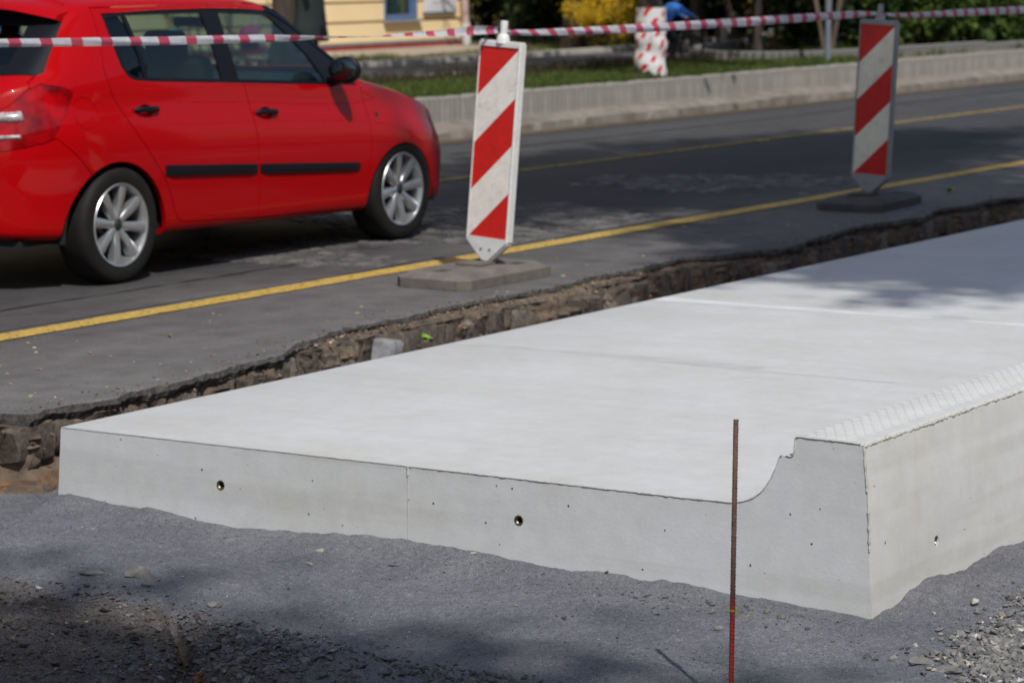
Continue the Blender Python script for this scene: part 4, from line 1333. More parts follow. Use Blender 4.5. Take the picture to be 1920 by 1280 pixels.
for i, z in enumerate(zz):
    for k in range(na):
        a = 2 * math.pi * k / na
        rr_ = 0.152 + 0.012 * float(fbm([a * 2], [z * 8], 1.0, 3, 4)[0]) + 0.010 * math.sin(z * 26 + a) * (z < 0.45) + 0.02 * max(0, 0.12 - z) / 0.12
        V.append((rr_ * math.cos(a), rr_ * math.sin(a), z))
        w_ = z + 0.02 * math.sin(3 * a + z * 9) - 0.03 * (z < 0.35) * math.cos(a)
        WU.append(k / na * 6 + 0.25 * float(fbm([a], [z * 3], 1.0, 2, 8)[0])); WV.append(w_ / 0.105)
for i in range(nz_ - 1):
    for k in range(na): F.append((i * na + k, i * na + (k + 1) % na, (i + 1) * na + (k + 1) % na, (i + 1) * na + k))
o = mk('trunk_wrapping', V, F, wrap_mat(), wt, 70)
set_attr(o.data, 'wu', WU); set_attr(o.data, 'wv', WV)

# trees and shrubs behind the path (their tops are above the picture)
BG = 'trees and shrubs behind the path'
tree((31.4, 18.55, Z1), 2.9, 0.15, 1.6, (2.2, 2.2, 1.6), 0, 0.09, 41, 'dark thick tree trunk standing just left of the yellow forsythia', L_dark, group=BG)
tree((33.95, 18.15, Z1), 2.9, 0.095, 1.4, (2.0, 2.0, 1.5), 6000, 0.09, 42, 'brown tree trunk on the lawn to the right of the child cyclist', L_dark, group=BG)
tree((33.2, 17.1, Z1), 2.2, 0.05, 1.0, (1.5, 1.4, 1.0), 5000, 0.07, 43, 'thin dark leaning tree behind the curved edging', L_dark, group=BG, lean=(-0.75, 0.3))
tree((25.38, 18.68, Z1), 3.2, 0.16, 1.7, (2.0, 2.0, 1.5), 0, 0.08, 44, 'black barked tree trunk seen just over the car bonnet against the yellow wall', L_dark, group=BG)
tree((30.75, 15.6, Z1), 2.0, 0.055, 1.0, (1.3, 1.3, 0.8), 5000, 0.07, 45, 'reddish slim trunk inside the low curved edging', L_dark, group=BG)
fs = shrub((31.38, 18.12, Z1 + 0.03), (0.46, 0.46, 0.36), 9500, 0.018, L_yellow, 51, 'bright yellow flowering forsythia bush beside the wrapped tree', group=BG, lift=0.12)
shr = [((33.6, 21.6), (0.9, 0.8, 0.9), L_dark, 'dark evergreen shrub against the corner of the yellow building'),
       ((33.7, 20.3), (0.8, 0.8, 0.7), L_dark, 'dark round shrub in front of the second yellow house'),
       ((34.9, 19.6), (0.9, 0.9, 1.0), L_dark, 'tall dark shrub behind the forsythia bush'),
       ((36.4, 19.2), (1.0, 1.0, 1.1), L_dark, 'dark shrub in deep shade behind the child cyclist'),
       ((37.2, 22.4), (1.5, 1.4, 1.6), L_dark, 'large black-green shrub at the far end of the lawn'),
       ((38.8, 21.2), (1.5, 1.4, 1.5), L_dark, 'large dark shrub to the right of the far end of the lawn'),
       ((40.5, 20.2), (1.5, 1.4, 1.7), L_dark, 'dark shrub far behind the grey post'),
       ((35.4, 17.4), (0.8, 0.7, 1.0), L_bronze, 'bronze and green shrub hanging over the grey post'),
       ((34.2, 16.4), (0.9, 0.8, 0.9), L_dark, 'dark shrub inside the curved edging, behind the slim trunk'),
       ((33.3, 15.9), (0.8, 0.7, 0.8), L_dark, 'low dark shrub in the middle of the curved bed'),
       ((32.6, 15.7), (0.5, 0.5, 0.6), L_dark, 'dark shrub left of the bare stemmed bush'),
       ((33.4, 15.3), (0.7, 0.6, 0.7), L_green, 'dull green shrub right behind the grey framed beacon'),
       ((34.3, 14.85), (0.75, 0.5, 0.55), L_green, 'bright green bush to the right of the grey framed beacon'),
       ((35.6, 14.75), (0.80, 0.5, 0.60), L_green, 'green bush above the plain end of the kerb wall'),
       ((36.9, 14.70), (0.9, 0.5, 0.55), L_green, 'green bush above the ribbed edging at the picture edge'),
       ((38.6, 14.8), (1.0, 0.6, 0.7), L_bronze, 'bronze tinted bush at the far right of the bed'),
       ((36.0, 16.2), (1.3, 0.9, 1.3), L_dark, 'tall dark shrub behind the row of green bushes'),
       ((38.0, 16.6), (1.4, 1.0, 1.5), L_dark, 'tall dark shrub closing the right of the bed'),
       ((40.6, 16.4), (1.5, 1.2, 1.5), L_dark, 'dark shrub farthest along behind the green bushes'),
       ((42.5, 18.6), (1.8, 1.6, 1.9), L_dark, 'big dark shrub closing the view behind the bed'),
       ((44.5, 23.0), (2.4, 2.0, 2.3), L_dark, 'huge dark shrub deep in the park')]
for i, (p, rad, m_, lab) in enumerate(shr):
    shrub((p[0], p[1], Z1), rad, int(3500 + 2200 * rad[0]), 0.05 + 0.012 * rad[0], m_, 60 + i, lab, group=BG)
ms = empty('shrub', (31.35, 14.95, Z1), label='bare bush of pale upright stems behind the grey signpost', cat='shrub', group=BG); 
parts = []
for k in range(9):
    a = rnd.uniform(0, 6.28); e = Vector((math.cos(a) * .40, math.sin(a) * .40, 1.7))
    parts.append(tube_data([(0.03 * math.cos(a), 0.03 * math.sin(a), -.03), tuple(e * 0.5 + Vector((-.02, 0, .05))), tuple(e)], [0.026, 0.02, 0.008], 6))
v, f = join_data(parts); mk('stems', v, f, M_bark2, ms, 60)
leaf_obj('foliage', 900, (0, 0, 1.7), (0.6, 0.6, 0.5), 0.04, L_bronze, ms, 99)
def forest(name, pts, seed):
    Vs, Fs, Ts, off = [], [], [], 0
    for i, (x, y, z, a, b_, c) in enumerate(pts):
        V, F, T = leaf_cloud(2600, (x, y, z), (a, b_, c), 0.26, seed + i)
        Vs.append(V); Fs.append(F + off); Ts.append(T); off += len(V)
    me = big_mesh(name, np.concatenate(Vs), np.concatenate(Fs), L_dark, {'tone': np.concatenate(Ts)})
    return tag(link(name, me), kind='stuff')
fp = []
for i in range(16):
    fp.append((45 + i * 2.4 + rnd.gauss(0, .5), 36 - i * 1.35 + rnd.gauss(0, .6), 2.4, 2.4, 2.2, 3.0))
forest('park_woodland', fp, 400)

# signpost and the short concrete post
sp = empty('signpost', (29.05, 13.86, Z1 - 0.05), label='plain grey galvanised signpost rising from the grass verge', cat='signpost')
v, f = tube_data([(0, 0, 0), (0, 0, 2.6)], 0.034, 14); mk('pole', v, f, M_zinc, sp, 60)
v, f = lathe_data([(0.0, 0.03), (0.055, 0.03), (0.06, 0.0)], 14); mk('foot_collar', v, f, M_zinc, sp, 60)
v, f = lathe_data([(0.0, 2.63), (0.025, 2.625), (0.038, 2.60), (0.038, 2.57)], 14); mk('cap', v, f, M_zinc, sp, 60)
cp = empty('concrete_post', (34.5, 18.0, Z1), label='short pale concrete post standing alone on the lawn', cat='post')
box('shaft', (0, 0, 0.10), (0.10, 0.10, 0.40), M_kerb, cp, bevel=0.012); box('cap', (0, 0, 0.315), (0.12, 0.12, 0.03), M_kerb, cp, bevel=0.01)
rs = empty('red_banner', (36.9, 18.55, Z1), label='red banner on a thin pole among the dark shrubs', cat='banner')
tube('pole', [(0, 0, 0), (0, 0, 1.7)], 0.018, M_zinc, rs)
v, f = [], []
for i in range(9):
    for j in range(5): v.append((0.02 + 0.05 * j, 0.02 * math.sin(i * .9 + j), 0.55 + i * 0.13))
for i in range(8):
    for j in range(4): f.append((i * 5 + j, i * 5 + j + 1, i * 5 + 6 + j, i * 5 + 5 + j))
o = mk('cloth', v, f, pmat('red_cloth', (0.50, 0.02, 0.02), 0.8, var=0.2), rs, 60)
sm_ = o.modifiers.new('s', 'SOLIDIFY'); sm_.thickness = 0.004

# =================================================================== YELLOW BUILDING
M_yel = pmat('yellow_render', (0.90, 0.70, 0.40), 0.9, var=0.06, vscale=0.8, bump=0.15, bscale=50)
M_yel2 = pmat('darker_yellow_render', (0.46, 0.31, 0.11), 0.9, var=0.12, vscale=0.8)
M_groove = pmat('tan_groove', (0.50, 0.35, 0.17), 0.9, var=0.05)
M_blue = pmat('blue_window_frame', (0.12, 0.18, 0.33), 0.5)
M_white = pmat('white_board', (0.72, 0.72, 0.76), 0.4, var=0.03)
M_grey = pmat('grey_plinth_cap', (0.26, 0.25, 0.25), 0.8, var=0.1)
M_redbase = pmat('red_painted_plinth', (0.36, 0.06, 0.05), 0.8, var=0.15)
bl = empty('yellow_building', (32.36, 20.8, Z1), label='pale yellow shop building with banded ground floor wall behind the car', cat='building')
BX0 = -22.0
# windows: (x0, x1, z0, z1) in building coordinates
wins = [(-1.95, -1.16, 0.36, 1.75), (-6.6, -5.2, 0.75, 2.0), (-12.5, -11.1, 0.75, 2.0), (-17.5, -16.1, 0.75, 2.0)]
def wall_box(name, x0, x1, z0, z1, y0, y1, mat, par=bl):
    segs = [(x0, x1)]
    for wx0, wx1, wz0, wz1 in wins:
        if z1 <= wz0 + 0.001 or z0 >= wz1 - 0.001: continue
        ns = []
        for a, b_ in segs:
            if wx1 <= a or wx0 >= b_: ns.append((a, b_)); continue
            if wx0 > a: ns.append((a, wx0))
            if wx1 < b_: ns.append((wx1, b_))
        segs = ns
    bm = bmesh.new()
    for a, b_ in segs: bm_box(bm, ((a + b_) / 2, (y0 + y1) / 2, (z0 + z1) / 2), (b_ - a, y1 - y0, z1 - z0))
    return from_bm(name, bm, mat, par, 30)
zl = sorted({0.0, 7.4} | {w_[2] for w_ in wins} | {w_[3] for w_ in wins})
for a, b_ in zip(zl[:-1], zl[1:]): wall_box('wall', BX0, -0.002, a, b_, 0.05, 0.30, M_groove)
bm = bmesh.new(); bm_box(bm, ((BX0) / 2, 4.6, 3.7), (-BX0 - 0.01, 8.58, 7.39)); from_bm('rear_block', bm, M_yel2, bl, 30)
zc = 0.10
courses = []
hts = [0.265, 0.25, 0.245, 0.25, 0.25, 0.25, 0.25, 0.25, 0.25, 0.25]
for h in hts:
    z0, z1 = zc, zc + h - 0.028
    # split where a window edge crosses the band
    zz_ = sorted({z0, z1} | {q for w_ in wins for q in (w_[2], w_[3]) if z0 < q < z1})
    for a, b_ in zip(zz_[:-1], zz_[1:]): wall_box('wall_course', BX0, 0.0, a, b_, 0.0, 0.052, M_yel)
    zc += h
wall_box('upper_wall', BX0, 0.0, zc, 7.4, 0.0, 0.052, M_yel)
wall_box('plinth_cap', BX0, 0.01, 0.065, 0.098, -0.03, 0.06, M_grey)
wall_box('plinth', BX0, 0.005, -0.05, 0.064, -0.015, 0.055, M_redbase)
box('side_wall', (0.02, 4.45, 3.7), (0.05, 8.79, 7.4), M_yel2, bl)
box('roof', (BX0 / 2, 4.4, 7.55), (-BX0 + 0.8, 9.6, 0.3), M_grey, bl)
for wx0, wx1, wz0, wz1 in wins:
    fw = 0.07
    bm = bmesh.new()
    bm_box(bm, ((wx0 + wx1) / 2, 0.07, wz0 + fw / 2), (wx1 - wx0, 0.12, fw)); bm_box(bm, ((wx0 + wx1) / 2, 0.07, wz1 - fw / 2), (wx1 - wx0, 0.12, fw))
    bm_box(bm, (wx0 + fw / 2, 0.071, (wz0 + wz1) / 2), (fw, 0.118, wz1 - wz0 - 2 * fw)); bm_box(bm, (wx1 - fw / 2, 0.071, (wz0 + wz1) / 2), (fw, 0.118, wz1 - wz0 - 2 * fw))
    wo_ = from_bm('window', bm, M_blue, bl, 30)
    box('pane', ((wx0 + wx1) / 2, 0.10, (wz0 + wz1) / 2), (wx1 - wx0 - 2 * fw, 0.012, wz1 - wz0 - 2 * fw), M_glassw, wo_) if False else None
    g_ = box('pane', ((wx0 + wx1) / 2, 0.10, (wz0 + wz1) / 2), (wx1 - wx0 - 2 * fw, 0.012, wz1 - wz0 - 2 * fw), M_glass, wo_)
    box('reveal', ((wx0 + wx1) / 2, 0.285, (wz0 + wz1) / 2), (wx1 - wx0, 0.02, wz1 - wz0), pmat('shop_interior', (0.42, 0.43, 0.42), 0.9, col2=(0.10, 0.11, 0.12), vscale=6), wo_)
    box('sill', ((wx0 + wx1) / 2, -0.01, wz0 - 0.012), (wx1 - wx0 + 0.06, 0.14, 0.022), M_grey, wo_)
# things standing in the shop window
bm = bmesh.new()
for i in range(9):
    bm_box(bm, (-1.82 + i * 0.055 + rnd.gauss(0, .01), 0.20 + rnd.random() * 0.03, 0.45 + rnd.uniform(0.03, 0.13)), (0.035, 0.04, rnd.uniform(0.08, 0.26)), bevel=0.006)
from_bm('window_display', bm, pmat('display_goods', (0.20, 0.25, 0.28), 0.6, col2=(0.05, 0.05, 0.05), vscale=9), bl, 40)
# downpipe: painted part and pale foot
v, f = tube_data([(-0.12, -0.07, 0.28), (-0.16, -0.07, 0.75), (-0.16, -0.07, 7.2)], 0.052, 14); mk('downpipe', v, f, pmat('pinkish_pipe', (0.50, 0.37, 0.34), 0.5, var=0.1), bl, 60)
v, f = tube_data([(-0.10, -0.07, -0.02), (-0.12, -0.07, 0.29)], 0.062, 14); mk('downpipe_foot', v, f, pmat('white_pipe', (0.62, 0.60, 0.58), 0.5), bl, 60)
sg = empty('wall_sign', (31.68, 20.74, 0.79), label='white sign board on the yellow wall left of the downpipe', cat='sign')
box('board', (0, 0.03, 0.17), (0.76, 0.03, 0.36), M_white, sg, bevel=0.004)
box('lower_rim', (0, 0.028, -0.018), (0.77, 0.036, 0.014), M_blue, sg)
bm = bmesh.new(); xx = -0.20
while xx < 0.20:
    wd = rnd.uniform(0.012, 0.028); bm_box(bm, (xx + wd / 2, 0.0135, 0.115 + rnd.uniform(-.004, .004)), (wd, 0.002, rnd.uniform(0.022, 0.036))); xx += wd + rnd.uniform(0.004, 0.012)
from_bm('grey_script', bm, pmat('sign_grey', (0.42, 0.42, 0.45), 0.6), sg, 30)
# posters seen through the car
def text_mesh(name, s, size, mat, parent, loc, rot, ext=0.001):
    cu = bpy.data.curves.new('t', 'FONT'); cu.body = s; cu.size = size; cu.extrude = ext; cu.align_x = 'CENTER'; cu.align_y = 'CENTER'
    t = bpy.data.objects.new('t', cu); COL.objects.link(t)
    dg = bpy.context.evaluated_depsgraph_get(); dg.update()
    me = bpy.data.meshes.new_from_object(t.evaluated_get(dg)); bpy.data.objects.remove(t)
    me.materials.clear(); me.materials.append(mat)
    return link(name, me, parent, loc, rot)
po = empty('blue_poster', (23.0, 20.76, 0.50), label='blue poster with yellow disc seen through the car rear window', cat='poster')
M_bluep = pmat('blue_print', (0.03, 0.10, 0.36), 0.5)
box('sheet', (0, 0.01, 0.5), (0.86, 0.012, 1.0), M_bluep, po)
v, f = lathe_data([(0, 0.0), (0.055, 0.0)], 24, 'y'); mk('yellow_disc', v, f, pmat('yellow_print', (0.75, 0.48, 0.03), 0.5), po, loc=(0.31, -0.001, 0.33))
text_mesh('lettering', 'SZM', 0.17, M_white, po, (0.20, 0.002, 0.20), (R(90), 0, 0))
po = empty('small_poster', (26.05, 20.76, 0.66), label='small yellow and blue poster seen through the car rear side window', cat='poster')
box('sheet', (0, 0.01, 0.085), (0.20, 0.012, 0.17), pmat('orange_print', (0.62, 0.40, 0.05), 0.5), po)
box('blue_band', (0, 0.003, 0.022), (0.19, 0.004, 0.04), pmat('sky_print', (0.12, 0.40, 0.62), 0.5), po)

# second house, set back
b2 = empty('yellow_house', (43, 31, Z1), (0, 0, R(-8)), label='darker yellow house set back behind the dark shrubs', cat='building')
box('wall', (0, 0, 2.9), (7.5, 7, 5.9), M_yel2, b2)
box('roof', (0, 0, 6.0), (8.1, 7.6, 0.3), M_grey, b2)
for wx in (-3.2, -1.7, 0.4, 2.2):
    w_ = box('window', (wx, -3.52, 1.15), (0.72, 0.06, 1.5), M_white, b2)
    box('pane', (wx, -3.553, 1.15), (0.56, 0.01, 1.3), M_wglass, w_)

# =================================================================== PEOPLE
def skin_body(name, J, E, mat, parent, sub=2):
    names = list(J)
    me = bpy.data.meshes.new(name)
    me.from_pydata([J[k][:3] for k in names], [(names.index(a), names.index(b_)) for a, b_ in E], [])
    o = bpy.data.objects.new(name, me); COL.objects.link(o)
    m1 = o.modifiers.new('s', 'SKIN'); m1.use_smooth_shade = True
    for i, k in enumerate(names):
        sv = me.skin_vertices[0].data[i]
        r = J[k][3]; sv.radius = (r, r) if not isinstance(r, tuple) else r
        sv.use_root = (i == 0)
    m2 = o.modifiers.new('u', 'SUBSURF'); m2.levels = sub; m2.render_levels = sub
    dg = bpy.context.evaluated_depsgraph_get(); dg.update()
    out = bpy.data.meshes.new_from_object(o.evaluated_get(dg))
    bpy.data.objects.remove(o)
    out.name = name
    out.materials.clear(); out.materials.append(mat); out.shade_smooth()
    return link(name, out, parent)
M_skin = pmat('skin', (0.50, 0.29, 0.20), 0.6)
M_bjack = pmat('blue_jacket', (0.03, 0.16, 0.55), 0.7, var=0.15)
M_darkcl = pmat('dark_trousers', (0.012, 0.012, 0.018), 0.85)
M_hairb = pmat('dark_red_helmet', (0.06, 0.015, 0.02), 0.5)
M_teal = pmat('teal_top', (0.04, 0.22, 0.18), 0.8)
M_dgreen = pmat('dark_green_coat', (0.010, 0.020, 0.019), 0.85)
def face(root, hx, hy, hz, r, fx, fy, hairm, helmet=False):
    """nose, eyes, ears and hair on a head of radius r at h looking along f"""
    f = Vector((fx, fy, 0)).normalized(); s = Vector((-f.y, f.x, 0))
    h = Vector((hx, hy, hz))
    parts = []
    def ball(c, rr, n=8):
        v, f_ = lathe_data([(0, -rr[2])] + [(rr[0] * math.sin(math.pi * i / n), -rr[2] * math.cos(math.pi * i / n)) for i in range(1, n)] + [(0, rr[2])], 12)
        return [tuple(c + Vector(p)) for p in v], f_
    parts = [ball(h + f * r * 0.95 + Vector((0, 0, -r * .1)), (r * .12, r * .12, r * .2)), ball(h + s * r * .88, (r * .12, r * .12, r * .22)), ball(h - s * r * .88, (r * .12, r * .12, r * .22))]
    v, q = join_data(parts); mk('nose_and_ears', v, q, M_skin, root, 60)
    v, q = join_data([ball(h + f * r * .84 + s * r * .34 + Vector((0, 0, r * .1)), (r * .1,) * 3), ball(h + f * r * .84 - s * r * .34 + Vector((0, 0, r * .1)), (r * .1,) * 3)])
    mk('eyes', v, q, M_darkcl, root, 60)
    v, q = ball(h - f * r * .14 + Vector((0, 0, r * .22)), (r * 1.1, r * 1.1, r * 1.02)); mk('helmet' if helmet else 'hair', v, q, hairm, root, 60)

# child on a small bicycle
ch = empty('person', (28.53, 15.57, Z1), (0, 0, R(-32)), label='child in a blue jacket bent over the handlebar of a small dark bicycle', cat='person')
J = {'pelvis': (-.12, 0, .42, .085), 'belly': (-.09, 0, .50, .085), 'chest': (0.0, 0, .60, .095), 'neck': (.06, 0, .68, .045),
     'shL': (.03, .09, .635, .045), 'elL': (.13, .12, .56, .035), 'wrL': (.24, .11, .51, .028), 'shR': (.03, -.09, .635, .045), 'elR': (.13, -.12, .56, .035), 'wrR': (.24, -.11, .51, .028)}
skin_body('jacket', J, [('pelvis', 'belly'), ('belly', 'chest'), ('chest', 'neck'), ('chest', 'shL'), ('shL', 'elL'), ('elL', 'wrL'), ('chest', 'shR'), ('shR', 'elR'), ('elR', 'wrR')], M_bjack, ch)
J = {'p': (-.12, 0, .40, .085), 'hL': (-.10, .055, .39, .06), 'kL': (.08, .07, .33, .045), 'aL': (.02, .07, .12, .032), 'tL': (.10, .07, .085, .026), 'hR': (-.10, -.055, .39, .06), 'kR': (.03, -.07, .24, .045), 'aR': (-.05, -.07, .07, .032), 'tR': (.04, -.07, .045, .026)}
skin_body('trousers', J, [('p', 'hL'), ('hL', 'kL'), ('kL', 'aL'), ('aL', 'tL'), ('p', 'hR'), ('hR', 'kR'), ('kR', 'aR'), ('aR', 'tR')], M_darkcl, ch)
J = {'n': (.06, 0, .69, .03), 'h0': (.075, 0, .74, .055), 'h1': (.08, 0, .80, .066), 'h2': (.075, 0, .84, .055)}
skin_body('head', J, [('n', 'h0'), ('h0', 'h1'), ('h1', 'h2')], M_skin, ch)
face(ch, .078, 0, .795, .075, 1, 0, M_hairb, True)
for sy in (1, -1):
    ps = [tube_data([(.235, sy * .11, .51), (.262, sy * .11 + (k - 1.5) * .012, .505), (.272, sy * .11 + (k - 1.5) * .012, .488)], [.010, .008, .006], 6) for k in range(4)] + [tube_data([(.24, sy * .095, .508), (.258, sy * .075, .50)], [.009, .007], 6)]
    v, q = join_data(ps); mk('hand', v, q, M_skin, ch, 60)
bk_ = empty('bicycle', (28.53, 15.57, Z1), (0, 0, R(-32)), label='small black bicycle ridden by the child in the blue jacket', cat='bicycle')
M_black = pmat('black_frame_paint', (0.012, 0.012, 0.014), 0.4)
for wx in (-.24, .27):
    c = Vector((wx, 0, .16))
    ring = [tuple(c + Vector((.148 * math.cos(a), 0, .148 * math.sin(a)))) for a in np.linspace(0, 2 * math.pi, 33)]
    v, f = tube_data(ring, 0.014, 8, False); wh = mk('wheel', v, f, M_rubber, bk_, 60)
    v, f = join_data([tube_data([tuple(c), tuple(c + Vector((.14 * math.cos(a), 0, .14 * math.sin(a))))], 0.0018, 4) for a in np.linspace(0, 2 * math.pi, 17)[:-1]]); mk('spokes', v, f, M_zinc, wh)
v, f = join_data([tube_data(p, r_, 8) for p, r_ in [([(-.24, 0, .16), (-.05, 0, .13), (.20, 0, .38)], .013), ([(-.05, 0, .13), (-.12, 0, .35)], .012), ([(-.24, 0, .16), (-.11, 0, .33), (.19, 0, .41)], .011), ([(.27, 0, .16), (.20, 0, .44), (.19, 0, .49)], .013)]])
mk('frame', v, f, M_black, bk_, 60)
tube('handlebar', [(.23, -.15, .50), (.20, -.06, .49), (.19, 0, .49), (.20, .06, .49), (.23, .15, .50)], .010, M_black, bk_)
box('saddle', (-.13, 0, .355), (.16, .08, .03), M_black, bk_, bevel=.012)
tube('pedal', [(-.05, -.09, .12), (-.05, .09, .12)], .012, M_black, bk_)

# adult beside the pushchair
pe = empty('person', (25.53, 18.44, Z1), label='adult in a long dark green coat and teal top standing by the black tree trunk', cat='person')
J = {'pelvis': (0, 0, .92, .15), 'belly': (0, 0, 1.05, .13), 'chest': (0, 0, 1.27, .15), 'neck': (0, 0, 1.44, .06), 'shL': (-.17, 0, 1.37, .065), 'elL': (-.23, -.03, 1.10, .045), 'wrL': (-.30, -.18, .98, .035),
     'shR': (.17, 0, 1.37, .065), 'elR': (.23, .02, 1.10, .045), 'wrR': (.22, -.10, .92, .035)}
skin_body('top', J, [('pelvis', 'belly'), ('belly', 'chest'), ('chest', 'neck'), ('chest', 'shL'), ('shL', 'elL'), ('elL', 'wrL'), ('chest', 'shR'), ('shR', 'elR'), ('elR', 'wrR')], M_teal, pe)
prof = [(.0, .90), (.175, .90), (.18, .84), (.19, .66), (.215, .45), (.245, .28), (.24, .275), (.0, .30)]
v, f = lathe_data(prof, 26)
v = [((a * (1 + .04 * math.sin(5 * math.atan2(b_, a)))), b_ * .72, c) for a, b_, c in v]; mk('coat_skirt', v, f, M_dgreen, pe, 60)
J = {'a': (0, 0, .45, .09), 'hL': (-.08, 0, .42, .06), 'aL': (-.09, 0, .09, .042), 'tL': (-.09, -.12, .04, .035), 'hR': (.08, 0, .42, .06), 'aR': (.09, .02, .09, .042), 'tR': (.09, -.10, .04, .035)}
skin_body('legs', J, [('a', 'hL'), ('hL', 'aL'), ('aL', 'tL'), ('a', 'hR'), ('hR', 'aR'), ('aR', 'tR')], M_darkcl, pe)
J = {'n': (0, 0, 1.45, .05), 'h0': (0, -.01, 1.53, .075), 'h1': (0, -.01, 1.62, .09), 'h2': (0, -.005, 1.68, .075)}
skin_body('head', J, [('n', 'h0'), ('h0', 'h1'), ('h1', 'h2')], M_skin, pe)
face(pe, 0, -.01, 1.61, .095, 0, -1, M_darkcl)
for x_, y_, z_ in ((-.30, -.18, .98), (.22, -.10, .92)):
    ps = [tube_data([(x_, y_, z_), (x_ + (k - 1.5) * .016, y_ - .05, z_ - .04), (x_ + (k - 1.5) * .016, y_ - .06, z_ - .085)], [.016, .011, .008], 6) for k in range(4)] + [tube_data([(x_ + .02, y_, z_), (x_ + .045, y_ - .03, z_ - .035)], [.013, .009], 6)]
    v, q = join_data(ps); mk('hand', v, q, M_skin, pe, 60)

# pink pushchair
ps_ = empty('pushchair', (24.10, 18.15, Z1), (0, 0, R(15)), label='pink and black pushchair seen through the front car window', cat='pushchair')
ps_.scale = (.68, .68, .68)
M_pink = pmat('pink_fabric', (0.50, 0.07, 0.22), 0.8, var=0.2)
M_pinkd = pmat('crimson_fabric', (0.33, 0.015, 0.05), 0.8, var=0.2)
v, f = [], []
n1, n2 = 9, 7
for i in range(n1):
    a = R(-15 + 130 * i / (n1 - 1))
    for j in range(n2):
        yv = -.16 + .32 * j / (n2 - 1)
        bul = .05 * (1 - (yv / .16) ** 2)
        v.append((-.02 - (.17 + bul) * math.cos(a), yv, .50 + (.17 + bul) * math.sin(a)))
for i in range(n1 - 1):
    for j in range(n2 - 1): f.append((i * n2 + j, i * n2 + j + 1, i * n2 + n2 + j + 1, i * n2 + n2 + j))
o = mk('canopy', v, f, M_pink, ps_, 60); md = o.modifiers.new('s', 'SOLIDIFY'); md.thickness = .012
box('seat', (0, 0, .34), (.30, .30, .06), M_pinkd, ps_, bevel=.02)
box('backrest', (-.14, 0, .46), (.05, .30, .28), M_darkcl, ps_, (0, R(-18), 0), bevel=.02)
box('footmuff', (.19, 0, .36), (.26, .26, .12), M_pink, ps_, (0, R(14), 0), bevel=.045)
v, f = join_data([tube_data(p, .012, 8) for p in ([(-.34, -.17, .62), (-.10, -.17, .34), (.22, -.17, .10)], [(-.34, .17, .62), (-.10, .17, .34), (.22, .17, .10)], [(-.34, -.17, .62), (-.34, .17, .62)], [(.10, -.17, .33), (-.20, -.17, .10)], [(.10, .17, .33), (-.20, .17, .10)])])
mk('chassis', v, f, M_zinc, ps_, 60)
for wx, wy in ((-.20, -.19), (-.20, .19), (.22, -.19), (.22, .19)):
    v, f = lathe_data([(0, -.018), (.06, -.018), (.092, -.014), (.095, 0), (.092, .014), (.06, .018), (0, .018)], 20, 'y')
    mk('wheel', v, f, M_rubber, ps_, 50, loc=(wx, wy, .096))

# =================================================================== RED CAR
CXR, CYC = 10.80, 9.775
car = empty('parked_car', (CXR, CYC, 0), label='red five door hatchback on the road behind the barrier tape', cat='car')
def tab(xs_, ys_):
    xs_ = np.array(xs_, float); ys_ = np.array(ys_, float)
    def f(x):  # monotone-ish cubic
        h = np.diff(xs_); dl = np.diff(ys_) / h
        m = np.zeros(len(xs_)); m[0] = dl[0]; m[-1] = dl[-1]
        for i in range(1, len(xs_) - 1):
            m[i] = 0 if dl[i - 1] * dl[i] <= 0 else 2 / (1 / dl[i - 1] + 1 / dl[i])
        x = np.clip(x, xs_[0], xs_[-1])
        i = np.clip(np.searchsorted(xs_, x) - 1, 0, len(h) - 1)
        t = (x - xs_[i]) / h[i]
        return ys_[i] * (1 + 2 * t) * (1 - t) ** 2 + h[i] * m[i] * t * (1 - t) ** 2 + ys_[i + 1] * t * t * (3 - 2 * t) + h[i] * m[i + 1] * t * t * (t - 1)
    return f
f_zb = tab([-.72, -.60, -.40, .36, 1.2, 2.1, 2.8, 3.3], [.285, .255, .235, .205, .195, .185, .175, .18])
f_ws = tab([-.735, -.715, -.66, -.60, -.52, -.42, -.28, 0, .6, 1.2, 2.4, 2.7, 2.95, 3.1, 3.2, 3.27, 3.30], [.02, .30, .54, .645, .715, .765, .80, .815, .818, .818, .818, .80, .735, .65, .52, .30, .02])
f_wb = tab([-.735, -.715, -.66, -.60, -.52, -.44, -.30, 0, 1.0, 2.0, 2.2, 2.4, 2.7, 2.95, 3.1, 3.2, 3.27, 3.30], [.02, .25, .47, .565, .63, .68, .735, .77, .778, .778, .768, .755, .73, .67, .585, .46, .25, .02])
f_zbelt = tab([-.735, -.715, -.66, -.60, -.52, -.44, -.30, 0, .5, 1.0, 1.8, 2.0, 2.2, 2.4, 2.7, 2.95, 3.1, 3.2, 3.27, 3.30], [.62, .74, .86, .93, .97, .985, .995, .99, .965, .945, .90, .89, .872, .845, .785, .715, .655, .59, .50, .42])
f_wr = tab([-.735, -.715, -.66, -.60, -.52, -.44, -.30, -.15, -.05, .3, 1.2, 1.5, 1.76, 1.91, 2.0, 2.1, 2.2, 2.4, 2.7, 2.95, 3.1, 3.2, 3.27, 3.30], [.015, .20, .40, .50, .57, .61, .625, .62, .625, .655, .65, .615, .635, .662, .69, .712, .715, .70, .66, .58, .50, .38, .2, .015])
f_zr = tab([-.735, -.715, -.66, -.60, -.52, -.44, -.30, -.15, -.03, .1, .5, 1.2, 1.5, 1.76, 1.91, 2.0, 2.1, 2.2, 2.4, 2.7, 2.95, 3.1, 3.2, 3.27, 3.30], [.63, .77, .90, .965, 1.00, 1.035, 1.14, 1.255, 1.325, 1.338, 1.342, 1.334, 1.312, 1.185, 1.09, 1.03, .955, .905, .872, .812, .74, .675, .605, .51, .43])
